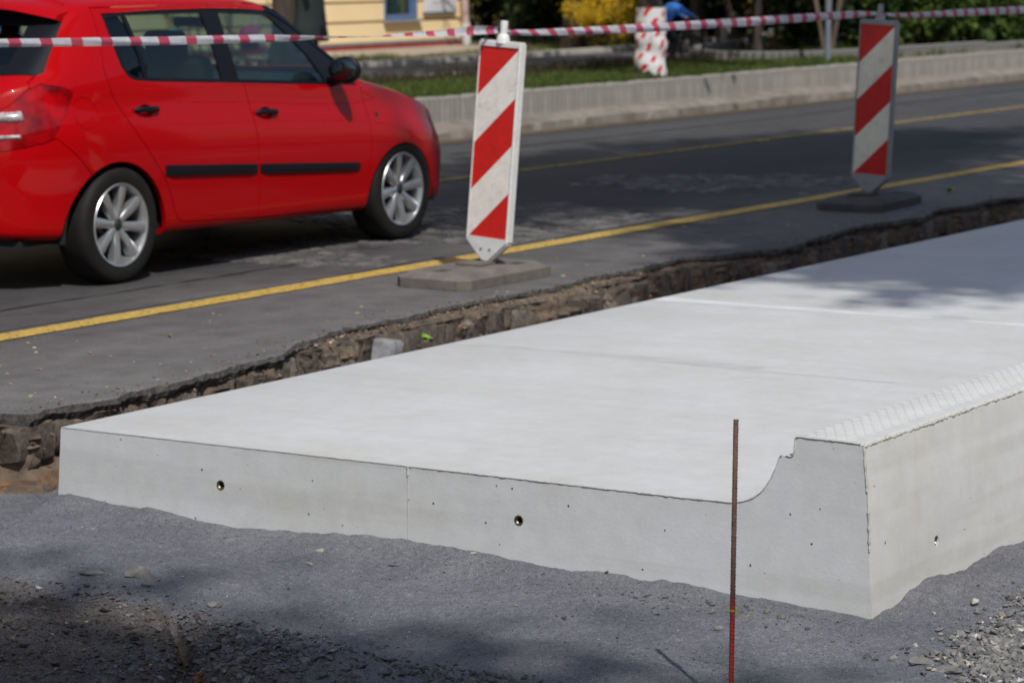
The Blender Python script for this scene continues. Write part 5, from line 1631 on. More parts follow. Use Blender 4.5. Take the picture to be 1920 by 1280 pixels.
f_zt = tab([-.735, -.715, -.66, -.60, -.52, -.44, -.30, -.17, -.05, .2, .6, 1.0, 1.3, 1.5, 1.65, 1.8, 2.0, 2.15, 2.3, 2.4, 2.7, 2.95, 3.1, 3.2, 3.27, 3.30], [.64, .78, .92, .99, 1.04, 1.09, 1.22, 1.36, 1.425, 1.462, 1.475, 1.465, 1.435, 1.385, 1.325, 1.25, 1.13, 1.03, .95, .925, .87, .79, .72, .64, .53, .44])
def section(x):
    zb, ws, wb, zbl, wr, zr, zt = [float(f(x)) for f in (f_zb, f_ws, f_wb, f_zbelt, f_wr, f_zr, f_zt)]
    sc_ = ws / 0.818
    zm = zb + (zbl - zb)
    K = [(0, zb), (ws * .80, zb), (ws * .955, zb + .018), (ws * .990, zb + .06), (ws * 1.0, zb + (zbl - zb) * .22), (ws * 1.012, zb + (zbl - zb) * .45), (ws * 1.005 * (0.5 + 0.5 * 1) , zb + (zbl - zb) * .68),
         ((ws * .978 * .55 + wb * .45 * 1.0), zb + (zbl - zb) * .86), (wb, zbl)]
    K += [((wb * .52 + wr * .48) + .012 * (zr - zbl) / .4, zbl + (zr - zbl) * .5), (wr, zr), (wr * .90, zr + (zt - zr) * .36), (wr * .62, zr + (zt - zr) * .76), (wr * .3, zr + (zt - zr) * .95), (0, zt)]
    return K
def cr(P, n):
    """Catmull-Rom through P, n pieces per span"""
    P = [np.array(p, float) for p in P]
    P = [2 * P[0] - P[1]] + P + [2 * P[-1] - P[-2]]
    out = []
    for i in range(1, len(P) - 2):
        a, b_, c, d = P[i - 1:i + 3]
        # centripetal-style damping for uneven spans
        m1 = (c - a) * .5; m2 = (d - b_) * .5
        L = np.linalg.norm(c - b_)
        for m_ in (m1, m2):
            k = np.linalg.norm(m_)
            if k > 1.3 * L > 0: m_ *= 1.3 * L / k
        for s in range(n):
            t = s / n
            out.append(b_ * (2 * t ** 3 - 3 * t * t + 1) + m1 * (t ** 3 - 2 * t * t + t) + c * (-2 * t ** 3 + 3 * t * t) + m2 * (t ** 3 - t * t))
    out.append(P[-2])
    return out
stx = np.concatenate([[-.735, -.731, -.722, -.71, -.695, -.675], np.arange(-.65, 3.0, .05), np.arange(3.0, 3.24, .03), [3.245, 3.265, 3.28, 3.292, 3.30]])
RING = [cr(section(x), 3) for x in stx]
NR = len(RING[0])
def shell(offset, thick, name='shell'):
    """near-side half body skin moved inward by offset with given wall thickness"""
    V = []
    for x, rg in zip(stx, RING):
        for hw, z in rg: V.append((x, -hw, z))
    F = []
    for i in range(len(stx) - 1):
        for k in range(NR - 1): F.append((i * NR + k, i * NR + k + 1, (i + 1) * NR + k + 1, (i + 1) * NR + k))
    me = bpy.data.meshes.new(name); me.from_pydata(V, [], F); me.update()
    bm = bmesh.new(); bm.from_mesh(me)
    bmesh.ops.remove_doubles(bm, verts=bm.verts[:], dist=1e-5)
    bmesh.ops.recalc_face_normals(bm, faces=bm.faces[:])
    bm.normal_update()
    c = sum((f.normal.y for f in bm.faces if -0.9 < f.calc_center_median().y < -.7))
    if c > 0: bmesh.ops.reverse_faces(bm, faces=bm.faces[:]); bm.normal_update()
    outer = {v.index: v.co - v.normal * offset for v in bm.verts}
    inner = {v.index: v.co - v.normal * (offset + thick) for v in bm.verts}
    for d in (outer, inner):
        for k_, p in d.items():
            if abs(bm.verts[k_].co.y if False else 0) > 1: pass
    bm.verts.ensure_lookup_table()
    n = len(bm.verts)
    flags = [abs(v.co.y) < 1e-4 for v in bm.verts]
    Vo = [outer[i] for i in range(n)]; Vi = [inner[i] for i in range(n)]
    for i in range(n):
        if flags[i]: Vo[i].y = 0; Vi[i].y = 0
    Fo = [tuple(v.index for v in f.verts) for f in bm.faces]
    Fb = [(e.verts[0].index, e.verts[1].index) for e in bm.edges if len(e.link_faces) == 1]
    bm.free()
    F2 = Fo + [tuple(i + n for i in f[::-1]) for f in Fo] + [(a, b_, b_ + n, a + n) for a, b_ in Fb]
    me = bpy.data.meshes.new(name); me.from_pydata([tuple(v) for v in Vo + Vi], [], F2)
    bm = bmesh.new(); bm.from_mesh(me); bmesh.ops.recalc_face_normals(bm, faces=bm.faces[:]); bm.to_mesh(me); bm.free()
    return me
def PX(poly, y0=-1.0, y1=0.25):
    bm = prism_xz(poly, y0, y1); me = bpy.data.meshes.new('c'); bm.to_mesh(me); bm.free(); return me
def PYZ(poly, x0, x1):
    n = len(poly)
    bm = bmesh.new()
    a = [bm.verts.new((x0, p[0], p[1])) for p in poly]; b_ = [bm.verts.new((x1, p[0], p[1])) for p in poly]
    bm.faces.new(a); bm.faces.new(b_[::-1])
    for i in range(n): bm.faces.new((a[i], b_[i], b_[(i + 1) % n], a[(i + 1) % n]))
    bmesh.ops.recalc_face_normals(bm, faces=bm.faces[:])
    me = bpy.data.meshes.new('c'); bm.to_mesh(me); bm.free(); return me
def grow(poly, d):
    n = len(poly); out = []
    A = sum(poly[i][0] * poly[(i + 1) % n][1] - poly[(i + 1) % n][0] * poly[i][1] for i in range(n))
    sg_ = 1 if A > 0 else -1
    for i in range(n):
        p0, p, p2 = [np.array(poly[k % n], float) for k in (i - 1, i, i + 1)]
        a = p - p0; b_ = p2 - p; a /= np.linalg.norm(a); b_ /= np.linalg.norm(b_)
        na = np.array([a[1], -a[0]]) * sg_; nb_ = np.array([b_[1], -b_[0]]) * sg_
        m = na + nb_; m /= max(1e-6, np.linalg.norm(m))
        out.append(tuple(p + m * d / max(.4, m.dot(na))))
    return out
def smooth_poly(pts, n=3):
    P = [np.array(p, float) for p in pts]; N = len(P); out = []
    for i in range(N):
        a, b_, c, d = P[i - 1], P[i], P[(i + 1) % N], P[(i + 2) % N]
        for s in range(n):
            t = s / n
            out.append(tuple(.5 * ((2 * b_) + (-a + c) * t + (2 * a - 5 * b_ + 4 * c - d) * t * t + (-a + 3 * b_ - 3 * c + d) * t ** 3)))
    return out
DLO = [(.078, 1.318), (.080, 1.23), (.089, 1.126), (.104, 1.061), (.131, 1.018), (.150, 1.003), (.188, .990), (.304, .980), (1.0, .944), (1.8, .902), (2.09, .888), (2.085, .935), (1.995, 1.012), (1.90, 1.078), (1.76, 1.166), (1.62, 1.242), (1.50, 1.295), (1.454, 1.306), (1.2, 1.323), (.95, 1.329), (.50, 1.329)]
QG = [(.105, 1.295), (.108, 1.20), (.122, 1.10), (.146, 1.035), (.19, 1.008), (.268, .999), (.256, 1.12), (.238, 1.20), (.218, 1.303)]
RG = [(.246, 1.305), (.266, 1.20), (.284, 1.12), (.300, .997), (.885, .968), (.868, 1.14), (.850, 1.306)]
FG = [(.995, 1.302), (1.000, 1.14), (1.03, .962), (1.78, .922), (1.80, .935), (1.72, 1.06), (1.60, 1.172), (1.47, 1.268), (1.42, 1.285)]
RD = [(.028, 1.347), (.005, 1.20), (-.028, 1.05), (-.005, .93), (.10, .775), (.22, .64), (.326, .52), (.39, .42), (.425, .33), (.455, .285), (.50, .268), (1.127, .238), (1.124, .40), (1.108, .70), (1.07, .90), (1.03, 1.06), (.965, 1.20), (.925, 1.352)]
FD = [(.925, 1.352), (.965, 1.20), (1.03, 1.06), (1.07, .90), (1.108, .70), (1.124, .40), (1.127, .238), (2.07, .215), (2.10, .25), (2.135, .38), (2.150, .55), (2.152, .71), (2.135, .82), (2.115, .905), (2.085, .955), (1.99, 1.035), (1.88, 1.115), (1.74, 1.205), (1.60, 1.278), (1.50, 1.322), (1.40, 1.345)]
skin_ = shell(0, .022)
def cyl_y(x, z, r, y0, y1, n=40):
    return PX([(x + r * math.cos(2 * math.pi * i / n), z + r * 1.0 * math.sin(2 * math.pi * i / n)) for i in range(n)], y0, y1)
body = cut(skin_, cyl_y(-.012, .232, .372, -1, -.42))
body = cut(body, cyl_y(2.475, .205, .350, -1, -.42))
full = body
# tail lamp, cut out along the corner direction
lamp_pts = [(-.612, -.60, .682), (-.513, -.68, .700), (-.413, -.76, .738), (-.350, -.79, .85), (-.305, -.80, .948), (-.375, -.79, .975), (-.488, -.75, .992), (-.546, -.70, .958), (-.593, -.64, .890), (-.66, -.50, .84), (-.68, -.48, .70)]
def dirprism(pts, d, a, b_):
    d = Vector(d).normalized(); n = len(pts)
    bm = bmesh.new()
    A_ = [bm.verts.new(Vector(p) + d * a) for p in pts]; B_ = [bm.verts.new(Vector(p) + d * b_) for p in pts]
    bm.faces.new(A_); bm.faces.new(B_[::-1])
    for i in range(n): bm.faces.new((A_[i], B_[i], B_[(i + 1) % n], A_[(i + 1) % n]))
    bmesh.ops.triangulate(bm, faces=bm.faces[:])
    bmesh.ops.recalc_face_normals(bm, faces=bm.faces[:])
    me = bpy.data.meshes.new('c'); bm.to_mesh(me); bm.free(); return me
ld = (-.72, -.69, 0)
body_all = body
lamp = cut(body_all, dirprism(lamp_pts, ld, .25, -.22), 'INTERSECT')
body = cut(body, dirprism([(p[0], p[1], p[2] + (.003 if p[2] > .8 else -.003)) for p in lamp_pts], ld, .25, -.22))
# rear window and windscreen
RW = [(-.60, 1.035), (-.645, 1.03), (-.665, 1.045), (-.60, 1.27), (-.585, 1.305), (-.54, 1.33), (.2, 1.345), (.2, 1.01)]
WS = [(-.655, .985), (-.60, 1.20), (-.545, 1.315), (-.50, 1.34), (.2, 1.375), (.2, .965)]
tailp = [(-1, .715), (-.60, .715), (-.46, 1.00), (-.387, 1.045), (-.15, 1.30), (-.055, 1.365), (-.03, 1.6), (-1, 1.6)]
body = cut(body, PYZ(RW, -1, 0.0))
body = cut(body, PYZ(WS, 1.2, 2.6))
tail = cut(body, PX(grow(tailp, -.0025), -1, .3), 'INTERSECT')
body = cut(body, PX(grow(tailp, .0025), -1, .3))
bump = [(-1, .1), (-.20, .1), (-.20, .545), (-.225, .575), (-.30, .65), (-.405, .735), (-.48, .712), (-1, .712)]
rb = cut(body, PX(grow(bump, -.002), -1, .3), 'INTERSECT')
body = cut(body, PX(grow(bump, .002), -1, .3))
fbp = [(2.79, .05), (2.79, .50), (2.84, .56), (2.93, .655), (3.05, .60), (3.5, .56), (3.6, .05)]
fb = cut(body, PX(grow(fbp, -.002), -1, .3), 'INTERSECT')
body = cut(body, PX(grow(fbp, .002), -1, .3))
hl = [(2.935, .665), (2.955, .742), (3.02, .735), (3.12, .69), (3.20, .61), (3.20, .565), (3.05, .605)]
head_l = cut(body, PX(grow(hl, -.001), -1, -.30), 'INTERSECT')
body = cut(body, PX(grow(hl, .002), -1, -.30))
body = cut(body, cyl_y(-.205, .845, .079, -1, -.5, 28))
fuel = cut(full, cyl_y(-.205, .845, .0765, -1, -.5, 28), 'INTERSECT')
body = cut(body, PX(grow(RD, .0015), -1, -.3))
body = cut(body, PX(grow(FD, .0025), -1, -.3))
def ell(c, r, n=10):
    bm = bmesh.new(); bmesh.ops.create_uvsphere(bm, u_segments=16, v_segments=n, radius=1, matrix=Matrix.Translation(c) @ Matrix.Diagonal((*r, 1)))
    me = bpy.data.meshes.new('c'); bm.to_mesh(me); bm.free(); return me
def side_y(x, z):
    """outer skin half width at x, z on the flank"""
    rg = cr(section(x), 3); best = None
    for (w1, z1), (w2, z2) in zip(rg[:-1], rg[1:]):
        if z1 <= z <= z2 and w1 > .3: best = w1 + (w2 - w1) * (z - z1) / max(1e-6, z2 - z1)
    return best or rg[len(rg) // 2][0]
rd = cut(full, PX(grow(RD, -.0025), -1, -.3), 'INTERSECT')
rd = cut(rd, PX(DLO, -1, -.3))
rd = cut(rd, ell((.235, -side_y(.235, .840) - .010, .842), (.062, .030, .036)))
fd = cut(full, PX(grow(FD, -.0025), -1, -.3), 'INTERSECT')
fd = cut(fd, PX(DLO, -1, -.3))
fd = cut(fd, ell((1.215, -side_y(1.215, .785) - .010, .782), (.062, .030, .036)))
thin = shell(.005, .010)
trim = cut(thin, PX(grow(DLO, -.0015), -1, -.3), 'INTERSECT')
for g_ in (QG, RG, FG): trim = cut(trim, PX(g_, -1, -.3))
thin2 = shell(.010, .004)
glasses = [cut(thin2, PX(grow(g_, .004), -1, -.3), 'INTERSECT') for g_ in (QG, RG, FG)]
rwin = cut(thin2, PYZ(grow(RW, .0), -1, 0.0), 'INTERSECT')
wsc = cut(thin2, PYZ(grow(WS, .0), 1.2, 2.6), 'INTERSECT')

def both(name, me, mat, center=False, parent=car, ang=32, mirror=True):
    """near part, and its mirror image for the far side; centre parts are welded into one"""
    me.materials.clear(); me.materials.append(mat)
    m2 = me.copy(); m2.transform(Matrix.Diagonal((1, -1, 1, 1))); m2.flip_normals()
    if center:
        bm = bmesh.new(); bm.from_mesh(me); bm.from_mesh(m2)
        bmesh.ops.remove_doubles(bm, verts=[v for v in bm.verts if abs(v.co.y) < 2e-3], dist=5e-4)
        bm.to_mesh(me); bm.free()
        sharp(me, ang); return [link(name, me, parent)]
    sharp(me, ang); sharp(m2, ang)
    return [link(name, me, parent)] + ([link(name, m2, parent)] if mirror else [])
def black_pillar(o):
    me = o.data; me.materials.append(M_blackp)
    for p in me.polygons:
        x, y, z = p.center
        if 1.46 < x < 2.14 and z > 1.300 - (x - 1.454) * .588 and z > .93 and abs(y) > .49: p.material_index = 1
for o in both('body', body, M_paint, True): black_pillar(o)
tg = both('tailgate', tail, M_paint, True)[0]
both('rear_bumper', rb, M_paint, True)
both('front_bumper', fb, M_paint, True)
both('fuel_cap', fuel, M_paint, mirror=False)
rdo = both('rear_door', rd, M_paint); fdo = both('front_door', fd, M_paint)
for o in fdo: black_pillar(o)
both('window_trim', trim, M_blackp)
for k, g_ in enumerate(glasses): both('side_window', g_, M_glass)
both('rear_window', rwin, M_glass, True, tg); both('windscreen', wsc, M_glass, True)
# black printed border and wide pillar area of the tailgate glass
rim = shell(.008, .0015)
rim = cut(rim, PYZ(grow(RW, -.003), -1, 0.0), 'INTERSECT')
rim = cut(rim, PYZ([(-.475, 1.085), (-.44, 1.26), (.3, 1.27), (.3, 1.07), (-.40, 1.072)], -1, .2))
both('window_border', rim, M_blackp, True, tg)
both('headlamp', head_l, M_head)
# roof spoiler over the rear glass
bm = bmesh.new()
ys_ = np.linspace(-.585, .585, 15)
rows = []
for y in ys_:
    e = (abs(y) / .585) ** 3
    zt_ = 1.408 - .045 * (y / .585) ** 2 - .028 * e
    rows.append([bm.verts.new(p) for p in ((-.02, y, zt_ + .010), (-.30 + .14 * e, y, zt_ - .018), (-.335 + .15 * e, y, zt_ - .040), (-.27 + .12 * e, y, zt_ - .052), (-.03, y, zt_ - .03))])
for a, b_ in zip(rows[:-1], rows[1:]):
    for i in range(5): bm.faces.new((a[i], b_[i], b_[(i + 1) % 5], a[(i + 1) % 5]))
bm.faces.new(rows[0]); bm.faces.new(rows[-1][::-1])
bmesh.ops.recalc_face_normals(bm, faces=bm.faces[:])
from_bm('spoiler', bm, M_paint, tg, 50)
# tail lamps with clear sections and dark red housing
lp = both('tail_lamp', lamp, M_redlens)
def on_corner(p, q, u, v_):
    pass
for s, L in zip((1, -1), lp):
    for (ax, ay, az, bx_, by_, bz, hh) in ((-.655, -.560, .838, -.530, -.700, .848, .044), (-.635, -.565, .747, -.56, -.672, .752, .018)):
        n = 8; V = []
        for i in range(n + 1):
            t = i / n; x = ax + (bx_ - ax) * t
            for j in (-1, 1):
                zz_ = az + (bz - az) * t + j * hh / 2
                y = -side_y(x, zz_) - .0015
                V.append((x - .0015, s * y, zz_))
        F = [(2 * i, 2 * i + 2, 2 * i + 3, 2 * i + 1) for i in range(n)]
        o = mk('clear_lens', V, F, M_clear, L, 60); md = o.modifiers.new('s', 'SOLIDIFY'); md.thickness = .004; md.offset = 0
# side mouldings and handles
def moulding(x0, x1, zf, s, par):
    V, F = [], []
    n = 14
    for i in range(n + 1):
        x = x0 + (x1 - x0) * i / n
        zt_, zb_ = zf(x)
        e = .006 if i in (0, n) else .016
        for z, o_ in ((zb_, -.004), (zb_ + .004, e * .8), ((zb_ + zt_) / 2, e), (zt_ - .004, e * .8), (zt_, -.004)):
            V.append((x, -s * (side_y(x, z) + o_), z))
    for i in range(n):
        for j in range(4): F.append((i * 5 + j, i * 5 + 5 + j, i * 5 + 6 + j, i * 5 + j + 1))
    F += [tuple(range(5)), tuple(n * 5 + k for k in range(5))[::-1]]
    mk('side_moulding', V, F, M_blackp, par, 40)
zf = lambda x: (np.interp(x, [.34, 2.04], [.566, .472]), np.interp(x, [.34, 2.04], [.508, .425]))
for s, a, b_ in ((1, rdo[0], fdo[0]), (-1, rdo[1], fdo[1])):
    moulding(.345, 1.104, zf, s, a); moulding(1.130, 2.040, zf, s, b_)
    for par, x, z in ((a, .235, .846), (b_, 1.215, .786)):
        yy = -s * (side_y(x, z) + .012)
        v, f = tube_data([(x - .085, yy + s * .010, z + .002), (x - .078, yy, z + .002), (x, yy - s * .006, z), (x + .078, yy, z - .002), (x + .085, yy + s * .010, z - .002)], [.011, .0145, .016, .0145, .011], 10)
        mk('handle', v, f, M_blackp, par, 60)
    # door mirrors
    bm = bmesh.new()
    bmesh.ops.create_uvsphere(bm, u_segments=20, v_segments=14, radius=1)
    for v in bm.verts:
        x, y, z = v.co
        v.co = Vector((x * (.075 if x > 0 else .022), y * .095, z * .073 * (1 + .12 * y * -s)))
    bmesh.ops.transform(bm, matrix=Matrix.Translation((1.815, -s * .885, .985)) @ Matrix.Rotation(s * R(12), 4, 'Z'), verts=bm.verts[:])
    mr_ = from_bm('wing_mirror', bm, M_blackp, car, 60)
    tube('mirror_stalk', [(1.86, -s * .765, .915), (1.84, -s * .83, .935), (1.83, -s * .87, .95)], [.03, .024, .02], M_blackp, mr_)
    bm = bmesh.new(); bmesh.ops.create_uvsphere(bm, u_segments=16, v_segments=8, radius=1, matrix=Matrix.Translation((1.7925, -s * .888, .985)) @ Matrix.Rotation(s * R(12), 4, 'Z') @ Matrix.Diagonal((.006, .080, .058, 1)))
    from_bm('mirror_glass', bm, pmat('mirror_silver', (0.10, 0.11, 0.12), 0.05, metal=1.0), mr_, 60)
    # black sail at the mirror foot
    bm = bmesh.new(); bmesh.ops.create_uvsphere(bm, u_segments=12, v_segments=8, radius=1, matrix=Matrix.Translation((2.235, -s * (side_y(2.235, .715) + .001), .722)) @ Matrix.Diagonal((.013, .003, .022, 1)))
    from_bm('side_badge', bm, M_darkmetal, car, 60)
# cabin
box('floor_pan', (1.20, 0, .235), (3.5, 1.30, .03), M_inner, car)
box('engine_bay', (2.62, 0, .50), (.70, 0.90, .50), M_inner, car)
box('boot_floor', (-.10, 0, .55), (.85, .90, .03), M_inner, car)
def seat(x, y, w_):
    st = box('seat', (x, y, .50), (.48, w_, .16), M_inner, car, (0, R(-8), 0), bevel=.05)
    box('backrest', (x - .25, y, .80), (.15, w_, .56), M_inner, st, (0, R(-14), 0), bevel=.05)
    for yy in ([y] if w_ < 1 else [y - .38, y, y + .38]):
        box('headrest', (x - .335, yy, 1.13), (.09, .24, .16), M_inner, st, (0, R(-12), 0), bevel=.035)
seat(1.28, -.36, .48); seat(1.28, .36, .48); seat(.42, 0, 1.22)
box('parcel_shelf', (-.12, 0, .93), (.42, 1.1, .03), M_inner, car)
bm = bmesh.new(); bm_box(bm, (2.02, 0, .80), (.42, 1.34, .24), (0, R(-10), 0), .06); from_bm('dashboard', bm, M_dash, car, 50)
ring = [(1.72 + .05 * math.sin(a), .36 + .185 * math.cos(a), .87 + .175 * math.sin(a)) for a in np.linspace(0, 2 * math.pi, 33)]
v, f = join_data([tube_data(ring, .016, 8, False), tube_data([(1.72, .36, .87), (1.95, .36, .80)], .03, 8), tube_data([(1.70, .18, .87), (1.72, .36, .86), (1.70, .54, .87)], .018, 6)])
mk('steering_wheel', v, f, M_dash, car, 60)
box('rear_view_mirror', (1.60, 0, 1.235), (.03, .20, .055), M_dash, car, bevel=.01)
# wheels
def lens_ring():
    pass
def wheel(x, y, z, s, rotd):
    R0 = .292
    prof = [(.205, -.085), (.225, -.092), (.262, -.094), (.280, -.085), (.289, -.066), (R0, -.03), (R0, .03), (.289, .066), (.280, .085), (.262, .094), (.225, .092), (.205, .085)]
    v, f = lathe_data(prof, 56, 'y', closed=True)
    wh = mk('wheel', v, f, M_rubber, car, 40, loc=(x, y, z), rot=(0, R(rotd), 0))
    # tread grooves: dark rings
    # rim barrel and lip (outer face towards -y when s=1)
    o = -s
    prof = [(.207, o * .088), (.203, o * .093), (.196, o * .090), (.192, o * .078), (.186, o * .06), (.176, o * -.02), (.176, o * -.085), (.205, o * -.088)]
    v, f = lathe_data(prof, 56, 'y'); mk('rim', v, f, M_alloy, wh, 40)
    v, f = lathe_data([(0, o * -.015), (.175, o * -.015)], 40, 'y'); mk('wheel_shade_disc', v, f, M_inner, wh)  # black disc added for the dark shade between the spokes
    v, f = lathe_data([(.045, o * .0), (.118, o * .002), (.120, o * -.012)], 40, 'y'); mk('brake_disc', v, f, M_darkmetal, wh)
    for k in range(8):
        a = 2 * math.pi * k / 8
        bm = bmesh.new()
        secs = [(.030, .0200, .052, .070), (.060, .0215, .046, .072), (.11, .0235, .040, .080), (.155, .0265, .040, .086), (.194, .0300, .045, .087)]
        rg = []
        for r_, hw, lo, hi_ in secs:
            ring_ = [(-hw, lo), (-hw * .92, hi_ - .006), (-hw * .55, hi_), (hw * .55, hi_), (hw * .92, hi_ - .006), (hw, lo)]
            rg.append([bm.verts.new((r_ * math.cos(a) - q_ * math.sin(a), o * h_, r_ * math.sin(a) + q_ * math.cos(a))) for q_, h_ in ring_])
        for p, q_ in zip(rg[:-1], rg[1:]):
            for i in range(6): bm.faces.new((p[i], p[(i + 1) % 6], q_[(i + 1) % 6], q_[i]))
        bm.faces.new(rg[0]); bm.faces.new(rg[-1][::-1])
        bmesh.ops.recalc_face_normals(bm, faces=bm.faces[:])
        from_bm('spoke', bm, M_alloy, wh, 50)
    v, f = lathe_data([(0, o * .074), (.022, o * .073), (.027, o * .068), (.044, o * .066), (.050, o * .050)], 28, 'y'); mk('hub', v, f, M_darkmetal, wh, 40)
    v, f = lathe_data([(0, o * .0765), (.018, o * .0755), (.021, o * .073)], 20, 'y'); mk('hub_cap', v, f, pmat('green_black_cap', (0.008, 0.028, 0.016), 0.4), wh, 40)
    for k in range(5):
        a = 2 * math.pi * k / 5 + .3
        v, f = lathe_data([(0, o * .071), (.0065, o * .070), (.008, o * .055)], 8, 'y')
        mk('wheel_bolt', [(p[0] + .035 * math.cos(a), p[1], p[2] + .035 * math.sin(a)) for p in v], f, M_alloy, wh, 40)
for x, z, rt_ in ((.012, .290, 8), (2.482, .290, -6)):
    wheel(x, -.722, z, 1, rt_); wheel(x, .722, z, -1, rt_)
    for s in (1, -1):   # wheel housings
        v, f = lathe_data([(.376, -s * .775), (.376, -s * .43), (.0, -s * .43)], 36, 'y'); f = [q for q in f if min(v[i][2] for i in q) > -.001 and len(set(v[i] for i in q)) == len(q)]; rim_ = sorted({i for q in f for i in q}); rm_ = {a: b for b, a in enumerate(rim_)}; v = [v[i] for i in rim_]; f = [tuple(rm_[i] for i in q) for q in f]
        mk('wheel_housing', v, f, M_inner, car, 60, loc=(x, 0, .222 if x < 1 else .196))

# =================================================================== STONES, CRUMBS AND SMALL LITTER ON THE GROUND
def chip_template(seed):
    r = np.random.default_rng(seed)
    bm = bmesh.new()
    bmesh.ops.create_icosphere(bm, subdivisions=1, radius=1.0)
    n = len(bm.verts)
    k = r.normal(0, 1, (4, 3)); k /= np.linalg.norm(k, axis=1)[:, None]
    for v in bm.verts:
        p = np.array(v.co)
        for d in k:      # flat fracture faces
            t = p.dot(d)
            if t > .55: p = p - d * (t - .55)
        p *= 1 + r.normal(0, .10)
        v.co = Vector(p)
    V = np.array([v.co[:] for v in bm.verts]); F = np.array([[v.index for v in f.verts] for f in bm.faces])
    bm.free(); return V, F
TPL = [chip_template(i) for i in range(12)]
def rotm(g, n):
    q = g.normal(0, 1, (n, 4)); q /= np.linalg.norm(q, axis=1)[:, None]
    w_, x, y, z = q.T
    return np.stack([np.stack([1 - 2 * (y * y + z * z), 2 * (x * y - z * w_), 2 * (x * z + y * w_)], -1), np.stack([2 * (x * y + z * w_), 1 - 2 * (x * x + z * z), 2 * (y * z - x * w_)], -1), np.stack([2 * (x * z - y * w_), 2 * (y * z + x * w_), 1 - 2 * (x * x + y * y)], -1)], 1)
def scatter(name, xy, size, mat, seed, tone=(0.5, 0.2), sink=0.2, flat=0.6, low=False, lift=None):
    g = np.random.default_rng(seed)
    n = len(xy)
    Z = terr(xy[:, 0], xy[:, 1]) if lift is None else lift
    S = np.broadcast_to(size, (n,))
    Rm = rotm(g, n)
    Vs, Fs, Ts, off = [], [], [], 0
    tid = g.integers(0, len(TPL), n)
    T = np.clip(g.normal(tone[0], tone[1], n), 0, 1)
    for t in range(len(TPL)):
        idx = np.where(tid == t)[0]
        if not len(idx): continue
        if low:
            V0 = np.array([(1, 0, 0), (-1, 0, 0), (0, 1, 0), (0, -1, 0), (0, 0, 1), (0, 0, -1)], float) * (1 + 0.3 * np.random.default_rng(t).normal(0, 1, (6, 1)))
            F0 = np.array([(0, 2, 4), (2, 1, 4), (1, 3, 4), (3, 0, 4), (2, 0, 5), (1, 2, 5), (3, 1, 5), (0, 3, 5)])
        else: V0, F0 = TPL[t]
        sc3 = np.stack([g.uniform(.75, 1.3, len(idx)), g.uniform(.6, 1.0, len(idx)), g.uniform(.35, .8, len(idx))], -1)
        P = V0[None] * sc3[:, None]
        P = np.einsum('nij,nvj->nvi', Rm[idx], P)
        P[:, :, 2] *= flat
        P *= S[idx][:, None, None]
        P[:, :, 0] += xy[idx, 0][:, None]; P[:, :, 1] += xy[idx, 1][:, None]; P[:, :, 2] += (Z[idx] + S[idx] * flat * (0.55 - sink))[:, None]
        Vs.append(P.reshape(-1, 3)); nv = len(V0)
        Fs.append((F0[None] + (np.arange(len(idx)) * nv)[:, None, None]).reshape(-1, 3) + off); off += nv * len(idx)
        Ts.append(np.repeat(T[idx], nv))
    me = big_mesh(name, np.concatenate(Vs), np.concatenate(Fs), mat, {'tone': np.concatenate(Ts)})
    return tag(link(name, me), kind='stuff')

def in_slab(x, y): return (x > SX - 0.004) & (y < SY1 + 0.005) & (y > SY0 - 0.004)
def view_pts(n, seed):
    """random spots over the part of the pit that the photograph covers"""
    g = np.random.default_rng(seed)
    x = g.uniform(5.2, 9.2, n * 2); y = g.uniform(2.3, 7.0, n * 2)
    ang = np.arctan2(y, x)
    ok = (ang > R(31.8 - 11.5)) & (ang < R(31.8 + 11.5)) & (np.hypot(x, y) > 7.05) & ~in_slab(x, y)
    return np.stack([x, y], -1)[ok], g
M_grit = tone_mat('stone_grit', [(0.0, (0.075, 0.077, 0.088)), (0.5, (0.145, 0.147, 0.158)), (0.92, (0.22, 0.22, 0.23)), (1.0, (0.45, 0.44, 0.42))], bump=0, mott=0.1)
xy, g = view_pts(50000, 5)
scatter('stone_grit', xy, g.gamma(3.0, 0.00070, len(xy)).clip(.0009, .0045), M_grit, 6, (0.48, 0.22), low=True)
M_earthc = tone_mat('earth_crumbs', [(0.0, (0.040, 0.035, 0.032)), (0.5, (0.095, 0.084, 0.077)), (0.93, (0.16, 0.14, 0.125)), (1.0, (0.42, 0.38, 0.32))], bump=0, mott=0.3)
xy, g = view_pts(60000, 15); m = dirt_mask(xy[:, 0], xy[:, 1]) > g.uniform(0.2, 1, len(xy)); xy = xy[m]
scatter('earth_crumbs', xy, g.gamma(2.0, 0.0018, len(xy)).clip(.0012, .012), M_earthc, 16, (0.42, 0.24))
xy, g = view_pts(20000, 17); m = dirt_mask(xy[:, 0], xy[:, 1]) > g.uniform(0.3, 1.6, len(xy)); xy = xy[m]
scatter('earth_clods', xy, g.gamma(2.2, 0.0034, len(xy)).clip(.004, .026), M_earthc, 18, (0.40, 0.2), sink=.3, flat=.6)
